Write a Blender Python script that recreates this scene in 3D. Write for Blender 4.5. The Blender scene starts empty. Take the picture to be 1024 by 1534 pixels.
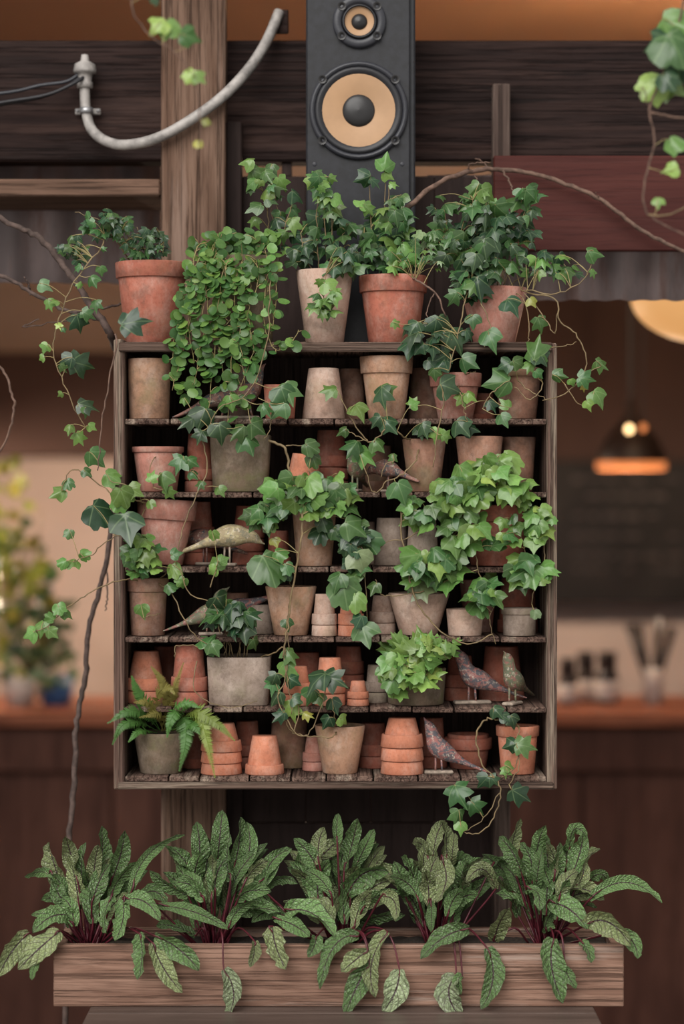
import bpy, math, random
from mathutils import Vector, Matrix
R = random.Random(7)
S = bpy.context.scene
COL = S.collection
rad = math.radians

# ------------------------------------------------------------------ camera, world, exposure
CAMZ, CAMD, SC, HOR = 1.8, 5.0, 0.00145, 740.0     # eye height, distance to the rack front, metres per pixel there, horizon row
cam = bpy.data.cameras.new('camera'); cam_o = bpy.data.objects.new('camera', cam); COL.objects.link(cam_o)
cam_o.location = (0, -CAMD, CAMZ); cam_o.rotation_euler = (rad(90), 0, 0)
cam.sensor_fit = 'HORIZONTAL'; cam.sensor_width = 24.0; cam.lens = 24.0 * CAMD / (1024 * SC)
cam.shift_y = (HOR - 767.0) / 1024.0      # level camera, horizon slightly above the middle
cam.clip_start = 0.05; cam.clip_end = 60
cam.dof.use_dof = True; cam.dof.focus_distance = CAMD + 0.02; cam.dof.aperture_fstop = 1.05
S.camera = cam_o
w = bpy.data.worlds.new('world'); S.world = w; w.use_nodes = True
w.node_tree.nodes['Background'].inputs[0].default_value = (1.0, 0.965, 0.92, 1)
w.node_tree.nodes['Background'].inputs[1].default_value = 0.56
sun = bpy.data.lights.new('hazy_sun', 'SUN'); sun.energy = 2.4; sun.angle = rad(50); sun.color = (1.0, .97, .93)
sun_o = bpy.data.objects.new('hazy_sun', sun); COL.objects.link(sun_o); sun_o.location = (-2, -4, 6)
sun_o.rotation_euler = Vector((.38, 1.0, -.78)).to_track_quat('-Z', 'Y').to_euler()
S.view_settings.view_transform = 'Standard'; S.view_settings.look = 'None'
S.view_settings.exposure = 0.55; S.view_settings.gamma = 1.0; S.view_settings.use_curve_mapping = False

def P(px, py, Y=0.0):
    k = SC * (CAMD + Y) / CAMD
    return Vector(((px - 512) * k, Y, CAMZ - (py - HOR) * k))
def K(Y=0.0): return SC * (CAMD + Y) / CAMD

# ------------------------------------------------------------------ mesh helpers
class MB:
    def __init__(s): s.v = []; s.f = []; s.uv = {}
    def add(s, vs, fs):
        o = len(s.v); s.v.extend([tuple(v) for v in vs]); s.f.extend([tuple(i + o for i in f) for f in fs]); return o
    def mesh(s, name, mat=None, smooth=False):
        m = bpy.data.meshes.new(name); m.from_pydata(s.v, [], s.f); m.update()
        if mat: m.materials.append(mat)
        if smooth: m.shade_smooth()
        return m
    def box(s, a, b):
        x0, y0, z0 = a; x1, y1, z1 = b
        s.add([(x0,y0,z0),(x1,y0,z0),(x1,y1,z0),(x0,y1,z0),(x0,y0,z1),(x1,y0,z1),(x1,y1,z1),(x0,y1,z1)],
              [(0,3,2,1),(4,5,6,7),(0,1,5,4),(1,2,6,5),(2,3,7,6),(3,0,4,7)])
    def bevbox(s, a, b, e):
        # box with chamfered edges: three offset shells
        c = [(a[i] + b[i]) / 2 for i in range(3)]; h = [abs(b[i] - a[i]) / 2 for i in range(3)]
        e = min(e, min(h) * .8)
        idx = {}; vs = []
        for sx in (-1, 1):
            for sy in (-1, 1):
                for sz in (-1, 1):
                    for ax in range(3):
                        d = [h[0] - e, h[1] - e, h[2] - e]; d[ax] = h[ax]
                        idx[(sx, sy, sz, ax)] = len(vs)
                        vs.append((c[0] + sx * d[0], c[1] + sy * d[1], c[2] + sz * d[2]))
        fs = []
        def g(sg, ax): return idx[(sg[0], sg[1], sg[2], ax)]
        for ax in range(3):
            o = [i for i in range(3) if i != ax]
            for sgn in (-1, 1):
                q = []
                for (p, r) in ((-1,-1),(1,-1),(1,1),(-1,1)):
                    t = [0,0,0]; t[ax] = sgn; t[o[0]] = p; t[o[1]] = r; q.append(g(t, ax))
                flip = (sgn == 1) ^ (ax == 1)
                fs.append(q if flip else q[::-1])
        for ax in range(3):           # edges along ax
            o = [i for i in range(3) if i != ax]
            for p in (-1, 1):
                for r in (-1, 1):
                    t0 = [0,0,0]; t1 = [0,0,0]; t0[ax] = -1; t1[ax] = 1
                    t0[o[0]] = t1[o[0]] = p; t0[o[1]] = t1[o[1]] = r
                    fs.append([g(t0, o[0]), g(t1, o[0]), g(t1, o[1]), g(t0, o[1])])
        for sx in (-1, 1):
            for sy in (-1, 1):
                for sz in (-1, 1): fs.append([idx[(sx, sy, sz, k)] for k in range(3)])
        s.add(vs, fs)
    def lathe(s, prof, seg=28, sq=0.0, close=False, axis='Z', org=(0, 0, 0)):
        n = len(prof); vs = []; fs = []
        for i in range(seg):
            a = 2 * math.pi * i / seg; ca, sa = math.cos(a), math.sin(a)
            k = 1.0
            if sq: k = (abs(ca) ** sq + abs(sa) ** sq) ** (-1.0 / sq)
            for (r, z) in prof:
                p = (r * k * ca, r * k * sa, z)
                if axis == 'Y': p = (r * ca, -z, r * sa)
                vs.append((p[0] + org[0], p[1] + org[1], p[2] + org[2]))
        for i in range(seg):
            j = (i + 1) % seg
            for q in range(n if close else n - 1):
                q2 = (q + 1) % n
                fs.append((i * n + q, j * n + q, j * n + q2, i * n + q2))
        s.add(vs, fs)
    def tube(s, pts, r0, r1=None, sides=5, cap=True, jit=0.0):
        pts = [Vector(p) for p in pts]; n = len(pts)
        if r1 is None: r1 = r0
        t = (pts[1] - pts[0]).normalized(); u = t.orthogonal().normalized()
        vs = []; fs = []
        for i in range(n):
            t = (pts[min(i + 1, n - 1)] - pts[max(i - 1, 0)]).normalized()
            u = (u - t * u.dot(t)); u = u.normalized() if u.length > 1e-6 else t.orthogonal().normalized()
            b = t.cross(u); r = r0 + (r1 - r0) * i / (n - 1)
            if jit: r *= 1 + R.uniform(-jit, jit)
            for k in range(sides):
                a = 2 * math.pi * k / sides
                vs.append(pts[i] + u * (r * math.cos(a)) + b * (r * math.sin(a)))
        for i in range(n - 1):
            for k in range(sides):
                k2 = (k + 1) % sides
                fs.append((i * sides + k, i * sides + k2, (i + 1) * sides + k2, (i + 1) * sides + k))
        if cap: fs.append(tuple(range(sides))[::-1]); fs.append(tuple((n - 1) * sides + k for k in range(sides)))
        s.add(vs, fs)

def spline(pts, per=6):
    pts = [Vector(p) for p in pts]
    if len(pts) < 3:
        return [pts[0].lerp(pts[1], i / per) for i in range(per + 1)]
    q = [pts[0] * 2 - pts[1]] + pts + [pts[-1] * 2 - pts[-2]]
    out = []
    for i in range(1, len(q) - 2):
        a, b, c, d = q[i - 1:i + 3]
        for k in range(per):
            t = k / per
            out.append(0.5 * ((2 * b) + (c - a) * t + (2 * a - 5 * b + 4 * c - d) * t * t + (3 * b - a - 3 * c + d) * t ** 3))
    out.append(pts[-1]); return out

def link(o, parent=None):
    COL.objects.link(o)
    if parent: o.parent = parent
    return o
def meta(o, label=None, cat=None, group=None, kind=None):
    if label: o['label'] = label
    if cat: o['category'] = cat
    if group: o['group'] = group
    if kind: o['kind'] = kind
    return o
def mk(name, mb, mat, parent=None, loc=None, smooth=False):
    me = mb if isinstance(mb, bpy.types.Mesh) else mb.mesh(name, mat, smooth)
    o = bpy.data.objects.new(name, me); link(o, parent)
    if loc is not None: o.location = loc
    return o
def mkw(name, mb, mat, parent, smooth=False):
    """mesh given in world coordinates under a parent that is only translated"""
    o = mk(name, mb, mat, parent, None, smooth)
    o.location = -parent.location
    return o
def empty(name, loc, label, cat, group=None):
    o = bpy.data.objects.new(name, None); o.empty_display_size = .02; link(o); o.location = loc
    return meta(o, label, cat, group)
def board(name, a, b, mat, parent=None, e=.002):
    """bevelled board between two world corners, origin at its middle"""
    lo = Vector([min(a[i], b[i]) for i in range(3)]); hi = Vector([max(a[i], b[i]) for i in range(3)])
    c = (lo + hi) / 2; m = MB(); m.bevbox(lo - c, hi - c, e)
    o = mk(name, m, mat, parent)
    o.location = c - (parent.location if parent else Vector())
    return o

# ------------------------------------------------------------------ materials
class NT:
    def __init__(s, name):
        s.m = bpy.data.materials.new(name); s.m.use_nodes = True; s.t = s.m.node_tree
        s.b = s.t.nodes['Principled BSDF']; s.out = s.t.nodes['Material Output']
    def n(s, typ, props=None, **inp):
        nd = s.t.nodes.new(typ)
        for k, v in (props or {}).items(): setattr(nd, k, v)
        for k, v in inp.items():
            key = int(k[1:]) if k[0] == 'i' and k[1:].isdigit() else k.replace('_', ' ')
            s.set(nd.inputs[key], v)
        return nd
    def set(s, sock, v):
        if isinstance(v, bpy.types.NodeSocket): s.t.links.new(v, sock)
        elif isinstance(v, (tuple, list)) and len(v) == 3 and sock.type == 'RGBA': sock.default_value = (*v, 1)
        else: sock.default_value = v
    def math(s, op, a, b=0.0, c=0.0, clamp=False):
        nd = s.n('ShaderNodeMath', {'operation': op, 'use_clamp': clamp}, i0=a, i1=b, i2=c); return nd.outputs[0]
    def mix(s, f, a, b, blend='MIX'):
        nd = s.n('ShaderNodeMix', {'data_type': 'RGBA', 'blend_type': blend})
        s.set(nd.inputs[0], f); s.set(nd.inputs[6], a); s.set(nd.inputs[7], b); return nd.outputs[2]
    def ramp(s, f, lo, hi):
        nd = s.n('ShaderNodeMapRange', {'interpolation_type': 'SMOOTHSTEP'}, i0=f, i1=lo, i2=hi); return nd.outputs[0]
    def coords(s, scale=(1, 1, 1), which='Object', offs=True):
        tc = s.n('ShaderNodeTexCoord'); v = tc.outputs[which]
        if offs:
            oi = s.n('ShaderNodeObjectInfo')
            cx = s.n('ShaderNodeCombineXYZ', None, X=s.math('MULTIPLY', oi.outputs['Random'], 37.0), Y=s.math('MULTIPLY', oi.outputs['Random'], 71.0), Z=s.math('MULTIPLY', oi.outputs['Random'], 53.0))
            v = s.n('ShaderNodeVectorMath', {'operation': 'ADD'}, i0=v, i1=cx.outputs[0]).outputs[0]
        return s.n('ShaderNodeVectorMath', {'operation': 'MULTIPLY'}, i0=v, i1=scale).outputs[0]
    def noise(s, vec, scale=1.0, detail=4.0, rough=.55, dist=0.0):
        return s.n('ShaderNodeTexNoise', None, Vector=vec, Scale=scale, Detail=detail, Roughness=rough, Distortion=dist).outputs[0]
    def bump(s, h, strength=.3, dist=.002):
        nd = s.n('ShaderNodeBump', None, Strength=strength, Distance=dist, Height=h); s.set(s.b.inputs['Normal'], nd.outputs[0])
    def fin(s, col, rough=.8, metal=0.0, spec=.5):
        s.set(s.b.inputs['Base Color'], col); s.set(s.b.inputs['Roughness'], rough); s.set(s.b.inputs['Metallic'], metal)
        s.set(s.b.inputs['Specular IOR Level'], spec); return s.m

def wood(name, dark, light, axis='X', fine=1.0, worn=None, rough=.75, groove=.5, knots=0.0, lines=.7):
    t = NT(name)
    ax = 'XYZ'.index(axis)
    sc = [55 * fine] * 3; sc[ax] = 3.0
    v = t.coords(tuple(sc))
    if knots:
        sc0 = [5.0] * 3; sc0[ax] = 3.2
        wv = t.n('ShaderNodeTexNoise', None, Vector=t.coords(tuple(sc0)), Scale=1.0, Detail=1.0)
        v = t.n('ShaderNodeVectorMath', {'operation': 'ADD'}, i0=v, i1=t.n('ShaderNodeVectorMath', {'operation': 'SCALE'}, i0=wv.outputs['Color'], Scale=knots).outputs[0]).outputs[0]
    g = t.noise(v, 1.0, 5, .6, .6)
    sc2 = [260 * fine] * 3; sc2[ax] = 9.0
    f = t.noise(t.coords(tuple(sc2)), 1.0, 3, .6)
    sc3 = [9.0] * 3; sc3[ax] = 2.0
    big = t.noise(t.coords(tuple(sc3)), 1.0, 3, .5)
    c = t.mix(t.ramp(g, .36, .64), dark, light)
    c = t.mix(t.math('MULTIPLY', t.ramp(f, .5, .72), .55), c, tuple(x * .45 for x in dark))
    c = t.mix(t.math('MULTIPLY', t.ramp(big, .4, .7), .45), c, tuple(x * .6 for x in dark))
    sc4 = [150 * fine] * 3; sc4[ax] = 2.2
    ln = t.noise(t.coords(tuple(sc4)), 1.0, 4, .65, .8)
    c = t.mix(t.math('MULTIPLY', t.ramp(ln, .52, .62), lines), c, tuple(x * .3 for x in dark))
    if worn: c = t.mix(t.math('MULTIPLY', t.ramp(t.noise(t.coords(tuple(x * .35 for x in sc)), 1.0, 6, .7), .52, .66), .8), c, worn)
    h = t.math('SUBTRACT', t.math('ADD', t.math('MULTIPLY', g, .6), t.math('MULTIPLY', f, .4)), t.math('MULTIPLY', t.ramp(ln, .5, .64), .6))
    t.bump(h, groove, .004)
    return t.fin(c, rough, spec=.12)

def terracotta(name, c1, c2, white=.2, moss=.15, grime=.3):
    t = NT(name); v = t.coords((1, 1, 1))
    a = t.noise(v, 22, 5, .6); b = t.noise(v, 45, 6, .7); d = t.noise(v, 13, 4, .6); e = t.noise(v, 260, 2, .5)
    oi = t.n('ShaderNodeObjectInfo').outputs['Random']
    c = t.mix(t.ramp(a, .35, .65), c1, c2)
    wn = t.noise(t.coords((1, 1, .6)), 26, 8, .72)
    c = t.mix(t.math('MULTIPLY', t.ramp(wn, .42, .78), white), c, (.60, .50, .43))
    sp_ = t.noise(v, 150, 3, .7)
    c = t.mix(t.math('MULTIPLY', t.ramp(sp_, .45, .75), .4), c, t.mix(1.0, c, (.5, .45, .42), 'MULTIPLY'))
    c = t.mix(t.math('MULTIPLY', t.ramp(d, .5, .7), moss), c, (.15, .145, .06))
    c = t.mix(t.math('MULTIPLY', t.ramp(t.noise(v, 30, 5, .65), .48, .7), grime), c, (.09, .06, .045))
    hv = t.n('ShaderNodeHueSaturation', None, Hue=.5, Saturation=1.0, Value=t.math('MULTIPLY_ADD', oi, .3, .85), Color=c)
    t.bump(t.math('ADD', t.math('MULTIPLY', b, .6), t.math('MULTIPLY', e, .3)),   .5, .002)
    return t.fin(hv.outputs[0], .88, spec=.25)

TC = {
 'orange': terracotta('terracotta_orange', (.52, .20, .12), (.43, .155, .09), .35, .05, .25),
 'red':    terracotta('terracotta_red', (.36, .12, .08), (.28, .09, .06), .28, .12, .4),
 'pink':   terracotta('terracotta_pink', (.40, .175, .135), (.32, .135, .10), .5, .15, .35),
 'brown':  terracotta('terracotta_brown', (.29, .15, .10), (.22, .11, .075), .3, .4, .5),
 'buff':   terracotta('weathered_buff', (.42, .235, .15), (.33, .19, .12), .4, .45, .45),
 'pale':   terracotta('limed_pale', (.48, .33, .26), (.40, .26, .20), .7, .25, .4),
 'grey':   terracotta('limed_grey', (.33, .255, .21), (.25, .19, .15), .5, .35, .45),
 'olive':  terracotta('mossy_olive', (.185, .13, .09), (.13, .10, .066), .25, .6, .5),
}

def leafmat(name, veins=True, rough=.30, vein_col=(.30, .42, .20), trans=.22, vein_amt=.22):
    t = NT(name)
    oi = t.n('ShaderNodeObjectInfo'); col = oi.outputs['Color']
    tc = t.n('ShaderNodeTexCoord'); sp = t.n('ShaderNodeSeparateXYZ', None, Vector=tc.outputs['Object'])
    x, y = sp.outputs[0], sp.outputs[1]
    nz = t.noise(t.coords((1, 1, 1)), 6, 3, .6)
    c = t.mix(t.math('MULTIPLY', t.ramp(nz, .35, .7), .45), col, t.mix(1.0, col, (.55, .6, .5), 'MULTIPLY'))
    if veins:
        yy = t.math('ADD', y, .33); best = None
        for a in (0, 48, -48, 105, -105):
            s_, c_ = math.sin(rad(a)), math.cos(rad(a))
            cr = t.math('ABSOLUTE', t.math('SUBTRACT', t.math('MULTIPLY', x, c_), t.math('MULTIPLY', yy, s_)))
            dt = t.math('ADD', t.math('MULTIPLY', x, s_), t.math('MULTIPLY', yy, c_))
            d = t.math('ADD', cr, t.math('MULTIPLY', t.math('LESS_THAN', dt, 0.0), 9.0))
            best = d if best is None else t.math('MINIMUM', best, d)
        vm = t.math('SUBTRACT', 1.0, t.ramp(best, .008, .03))
        c = t.mix(t.math('MULTIPLY', vm, vein_amt), c, vein_col)
    t.fin(c, rough, spec=.5)
    tr = t.n('ShaderNodeBsdfTranslucent', None, Color=t.mix(1.0, c, (1.0, 1.15, .55), 'MULTIPLY'))
    mx = t.n('ShaderNodeMixShader', None, i0=trans, i1=t.b.outputs[0], i2=tr.outputs[0])
    t.t.links.new(mx.outputs[0], t.out.inputs[0])
    return t.m

def sorrelmat():
    t = NT('red_veined_sorrel_leaf')
    oi = t.n('ShaderNodeObjectInfo'); col = oi.outputs['Color']
    uv = t.n('ShaderNodeUVMap', {'uv_map': 'UVMap'}); sp = t.n('ShaderNodeSeparateXYZ', None, Vector=uv.outputs[0])
    u = t.math('SUBTRACT', sp.outputs[0], .5); v = sp.outputs[1]      # u -0.5..0.5 across, v along in widths
    au = t.math('ABSOLUTE', u)
    wob = t.math('MULTIPLY', t.math('SUBTRACT', t.noise(uv.outputs[0], 5, 2), .5), .35)
    ph = t.math('ADD', t.math('MULTIPLY', t.math('SUBTRACT', v, t.math('MULTIPLY', au, 1.0)), 3.2), wob)
    fr = t.math('ABSOLUTE', t.math('SUBTRACT', t.math('FRACT', ph), .5))
    side = t.math('SUBTRACT', 1.0, t.ramp(fr, .03, .10))
    mid = t.math('SUBTRACT', 1.0, t.ramp(au, .022, .05))
    vo = t.n('ShaderNodeTexVoronoi', {'feature': 'DISTANCE_TO_EDGE'}, Vector=uv.outputs[0], Scale=7.0)
    net = t.math('MULTIPLY', t.math('SUBTRACT', 1.0, t.ramp(vo.outputs[0], .02, .10)), .6)
    oi2 = t.math('GREATER_THAN', oi.outputs['Random'], .0)
    vein = t.math('MAXIMUM', mid, t.math('MULTIPLY', t.math('MAXIMUM', side, net), .78))
    nz = t.noise(uv.outputs[0], 2.5, 3)
    c = t.mix(t.math('MULTIPLY', t.ramp(nz, .35, .7), .5), col, t.mix(1.0, col, (.62, .75, .6), 'MULTIPLY'))
    c = t.mix(vein, c, (.045, .022, .026))
    t.bump(t.math('ADD', t.math('MULTIPLY', vo.outputs[0], 1.2), t.math('MULTIPLY', fr, .8)), .8, .006)
    t.fin(c, .42, spec=.5)
    tr = t.n('ShaderNodeBsdfTranslucent', None, Color=c)
    mx = t.n('ShaderNodeMixShader', None, i0=.18, i1=t.b.outputs[0], i2=tr.outputs[0])
    t.t.links.new(mx.outputs[0], t.out.inputs[0])
    return t.m

def plain(name, col, rough=.6, metal=0.0, var=.15, scale=30, spec=.4, bump=0.0):
    t = NT(name); nz = t.noise(t.coords(), scale, 4, .6)
    c = t.mix(t.ramp(nz, .3, .7), tuple(x * (1 - var) for x in col), tuple(x * (1 + var) for x in col))
    if bump: t.bump(nz, bump, .002)
    return t.fin(c, rough, metal, spec)
def glow(name, col, strength, base=(.5, .3, .15)):
    t = NT(name); nz = t.noise(t.coords(), 8, 2)
    t.fin(base, .5); t.set(t.b.inputs['Emission Color'], t.mix(t.math('MULTIPLY', nz, .2), col, (1, .75, .4)))
    t.b.inputs['Emission Strength'].default_value = strength; return t.m
def painted_bird(name, a, b, c_):
    t = NT(name); v = t.coords((1, 1, 1))
    n1 = t.noise(t.coords((50, 50, 90)), 1, 4, .6, 1.0); n2 = t.noise(v, 75, 4, .65, .8); n3 = t.noise(v, 130, 4, .7)
    c = t.mix(t.ramp(n1, .42, .52), a, b)
    c = t.mix(t.ramp(n2, .52, .6), c, c_)
    c = t.mix(t.math('MULTIPLY', t.ramp(n3, .55, .66), .8), c, (.55, .47, .38))
    t.bump(n3, .35, .002)
    return t.fin(c, .6, spec=.4)

M_post = wood('timber_post', (.115, .066, .045), (.185, .115, .082), 'Z', .7, (.23, .155, .12), .8, .9)
M_beam = wood('dark_beam', (.016, .0085, .0075), (.029, .0155, .013), 'X', .7, (.048, .027, .022), .7, .7)
M_rail = wood('brown_rail', (.10, .058, .040), (.17, .10, .07), 'X', .8, (.22, .145, .105), .8, .6)
M_red = wood('red_stained_board', (.060, .0165, .0135), (.073, .0215, .017), 'X', .6, None, .5, .15, lines=.15)
M_stud = wood('grey_stud', (.075, .05, .042), (.14, .10, .083), 'Z', .8, (.2, .15, .125), .85, .7)
M_panel = wood('dark_panel', (.030, .019, .017), (.040, .026, .023), 'Z', .3, None, .7, .15, lines=.2)
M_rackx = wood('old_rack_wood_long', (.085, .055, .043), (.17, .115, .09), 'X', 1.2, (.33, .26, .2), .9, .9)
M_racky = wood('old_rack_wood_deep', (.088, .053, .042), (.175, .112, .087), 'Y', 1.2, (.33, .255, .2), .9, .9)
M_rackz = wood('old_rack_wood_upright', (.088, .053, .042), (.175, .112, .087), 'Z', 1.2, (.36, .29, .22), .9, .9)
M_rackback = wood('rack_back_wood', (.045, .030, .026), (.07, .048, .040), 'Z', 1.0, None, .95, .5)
M_planter = wood('planter_wood', (.20, .112, .08), (.30, .18, .132), 'X', 1.0, (.35, .265, .22), .75, .7, knots=1.3, lines=.6)
M_bench = wood('bench_wood', (.085, .06, .05), (.115, .083, .07), 'X', .8, None, .4, .2, lines=.3)
M_bar = wood('bar_front_wood', (.075, .031, .022), (.11, .047, .033), 'Z', .4, None, .6, .3, lines=.3)
M_bartop = wood('bar_top_wood', (.26, .085, .045), (.36, .125, .065), 'X', .4, None, .4, .2)
M_darkwall = wood('added_wall_wood', (.05, .03, .024), (.08, .05, .04), 'Z', .4, None, .8, .3)  # for the unseen walls added to darken the interior
M_soil = plain('potting_soil', (.028, .02, .015), .95, var=.5, scale=160, bump=1.0)
M_cream = plain('cream_plaster', (.64, .50, .44), .85, var=.08, scale=3)
M_tan = plain('tan_plaster', (.48, .35, .29), .85, var=.08, scale=3)
M_umber = plain('umber_wall', (.052, .025, .019), .8, var=.1, scale=3)
M_floor = plain('grey_paving', (.20, .185, .17), .9, var=.15, scale=4)
M_black = plain('speaker_black_ash', (.008, .0085, .012), .5, var=.35, scale=60)
M_rubber = plain('driver_rubber', (.013, .013, .016), .45, var=.1)
M_frame = plain('driver_frame', (.028, .029, .036), .4, var=.1)
M_cone = plain('tan_fibre_cone', (.38, .225, .12), .5, var=.08, scale=14)
M_cap = plain('dust_cap_black', (.018, .017, .018), .35, var=.15, scale=9)
M_steel = plain('dull_steel', (.35, .35, .36), .4, .8)
M_conduit = plain('weathered_conduit', (.27, .25, .235), .6, .1, .38, 28)
M_cable = plain('black_cable', (.018, .017, .02), .5)
M_stem = plain('green_brown_stem', (.17, .12, .06), .6, var=.3, scale=40)
M_petiole = plain('ivy_leaf_stalk', (.25, .20, .085), .5, var=.3, scale=30)
M_bark = plain('woody_bark', (.125, .075, .055), .85, var=.4, scale=60, bump=.8)
M_darkbark = plain('dark_bark', (.075, .05, .042), .85, var=.4, scale=60, bump=.8)
M_redstalk = plain('red_sorrel_stalk', (.075, .011, .018), .4, var=.35, scale=40)
M_ivy = leafmat('ivy_leaf')
M_round = leafmat('round_creeper_leaf', False, .4, trans=.3)
M_fern = leafmat('fern_frond', False, .5, trans=.3)
M_sorrel = sorrelmat()
M_birdbase = plain('bird_base_weathered', (.30, .24, .19), .85, var=.4, scale=50)
M_blue = plain('blue_glaze', (.03, .09, .22), .3, var=.15)
M_jar = plain('pale_jar', (.60, .52, .47), .5)
M_bottle = plain('dark_bottle', (.03, .02, .016), .25)
M_lampmetal = plain('lamp_dark_metal', (.022, .013, .011), .5, .2)
M_lampband = glow('lamp_lit_rim', (1.0, .27, .07), .5, (.35, .12, .04))
M_bulb = glow('warm_bulb', (1.0, .62, .28), 3.0)
M_bowl = glow('lit_bowl_shade', (1.0, .46, .14), .42, (.6, .4, .2))
M_chalkboard = plain('chalkboard_black', (.018, .015, .015), .8, var=.25, scale=5)
M_chalk = plain('chalk_dust', (.075, .062, .06), .9)
def copper():
    t = NT('hammered_copper'); nz = t.noise(t.coords(), 55, 3, .6)
    t.bump(nz, .9, .02); return t.fin((.50, .30, .19), .33, .8)
M_copper = copper()
def corrug():
    t = NT('rusty_corrugated_iron'); v = t.coords((6, 6, 1.5)); a = t.noise(v, 2.0, 5, .65)
    c = t.mix(t.ramp(a, .35, .65), (.19, .155, .155), (.29, .225, .22))
    c = t.mix(t.math('MULTIPLY', t.ramp(t.noise(t.coords((20, 20, 5)), 1, 4, .7), .52, .7), .6), c, (.17, .085, .065))
    return t.fin(c, .6, .1)
M_corr = corrug()

# ------------------------------------------------------------------ setting
def struct(name, a, b, mat, e=.002): return meta(board(name, a, b, mat, None, e), kind='structure')
struct('floor', (-7, -7, -.05), (7, 6, 0), M_floor)
struct('ceiling', (-4, .5, 3.25), (4, 4.5, 3.33), M_copper)
struct('wall_back', (-4, 4.3, 0), (4, 4.42, 3.25), M_cream)
struct('wall_left', (-4.1, .5, 0), (-4, 4.42, 3.25), M_umber)
struct('wall_right', (4, .5, 0), (4.1, 4.42, 3.25), M_umber)
struct('wall_added_left', (-4.1, .40, 0), (-1.9, .5, 3.33), M_darkwall)  # out-of-view wall added to keep the interior dark
struct('wall_added_right', (1.9, .40, 0), (4.1, .5, 3.33), M_darkwall)  # its twin on the other side, also added to cut daylight inside
struct('wall_added_top', (-1.9, .40, 3.06), (1.9, .5, 3.33), M_darkwall)  # unseen fascia added above the view to block skylight from the interior

def pxboard(name, x0, y0, x1, y1, Ya, Yb, mat, e=.003, parent=None):
    a = P(x0, y0, Ya); b = P(x1, y1, Ya); return board(name, (a.x, Ya, a.z), (b.x, Yb, b.z), mat, parent, e)
# interior bands on the far wall and soffit
o = pxboard('trim_1', -300, 425, 520, 530, 3.9, 4.3, M_tan); meta(o, kind='structure')
o = pxboard('trim_2', -300, 528, 520, 682, 3.5, 4.3, M_umber); meta(o, kind='structure')
o = pxboard('trim_3', 520, 300, 1500, 700, 4.15, 4.3, M_umber); meta(o, kind='structure')
# timber frame
f = meta(pxboard('timber_post', 241, -40, 337, 1914.4, .285, .385, M_post, .004), 'rough sawn timber post running up behind the plant rack', 'post'); 
meta(pxboard('timber_board', 338.5, 182, 362, 1902.3, .34, .385, M_panel, .003), 'dark narrow board fixed alongside the timber post', 'board')
meta(pxboard('cross_beam', -420, 60, 1450, 242, .385, .47, M_beam, .006), 'long dark stained cross beam behind the loudspeaker', 'beam')
meta(pxboard('shelf_rail', -420, 268, 240, 294, .30, .57, M_rail, .004), 'brown wooden rail under the dark beam, butted to the post', 'rail')
meta(pxboard('timber_stud', 738, 125, 764, 1905.0, .328, .384, M_stud, .003), 'narrow grey weathered stud passing behind the red board', 'stud')
meta(pxboard('red_board', 739, 233, 1450, 376, .30, .326, M_red, .003), 'wide dark red stained board beside the arching branch', 'board')
pn = empty('backing_panel', (P(540, 0, .40).x, .40, 0), 'dark board panel on the frame behind loudspeaker and plant rack', 'panel')
for (xa, xb) in ((363, 458), (458, 555), (555, 650), (650, 737)):
    pxboard('panel_board', xa + .1, 264, xb - .1, 1232, .388, .405, M_panel, .002, pn)
pxboard('skirt_board', 363, 1233, 737, 1892.4, .386, .408, M_panel, .002, pn)
pxboard('slat', 422, 243, 437, 264, .40, .42, M_panel, .002, pn)

def corrugated(name, x0, x1, ytop, ybot, Y, label, wl=.094):
    a = P(x0, ytop, Y); b = P(x1, ybot, Y); m = MB(); n = int((b.x - a.x) / wl * 12); vs = []; fs = []
    for i in range(n + 1):
        x = a.x + (b.x - a.x) * i / n; dy = .010 * math.sin(2 * math.pi * (x - a.x) / wl)
        zb = b.z + .0015 * math.sin(i * .9)
        vs += [(x - a.x, dy, a.z - b.z), (x - a.x, dy, zb - b.z), (x - a.x, dy + .0015, a.z - b.z), (x - a.x, dy + .0015, zb - b.z)]
        if i:
            p = 4 * (i - 1); q = 4 * i
            fs += [(p, q, q + 1, p + 1), (p + 2, p + 3, q + 3, q + 2), (p + 1, q + 1, q + 3, p + 3), (p, p + 2, q + 2, q)]
    m.add(vs, fs); o = mk(name, m, M_corr, None, (a.x, Y, b.z), True); return meta(o, label, 'metal sheet')
corrugated('corrugated_sheet', -420, 240, 236, 424, .60, 'rusty corrugated iron sheet hanging under the wooden rail', .105)
corrugated('corrugated_sheet', 640, 1450, 262, 450, .44, 'rusty corrugated iron sheet hanging under the red board')

# ------------------------------------------------------------------ far bar interior
bar = empty('bar_counter', P(512, 1200, 2.6) * 1.0, 'blurred wooden bar counter with red-brown top and panelled front', 'bar counter')
bar.location.z = 0
zt = P(0, 1066, 2.6).z
board('countertop', (-3.2, 2.55, zt - .045), (3.2, 3.2, zt), M_bartop, bar, .006)
for i in range(16):
    board('front_board', (-3.1 + i * .39, 2.64, .02), (-3.1 + i * .39 + .382, 2.665, zt - .045), M_bar, bar, .004)
board('front_rail', (-3.1, 2.60, zt - .20), (3.1, 2.645, zt - .05), M_bar, bar, .006)
board('body', (-3.1, 2.666, .0), (3.1, 3.15, zt - .046), M_umber, bar, .002)
cb = empty('chalkboard', P(940, 905, 4.1), 'black chalkboard menu with faint chalk lines behind the bar', 'chalkboard')
pxboard('board_face', 700, 690, 1500, 905, 4.10, 4.14, M_chalkboard, .004, cb)
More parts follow.
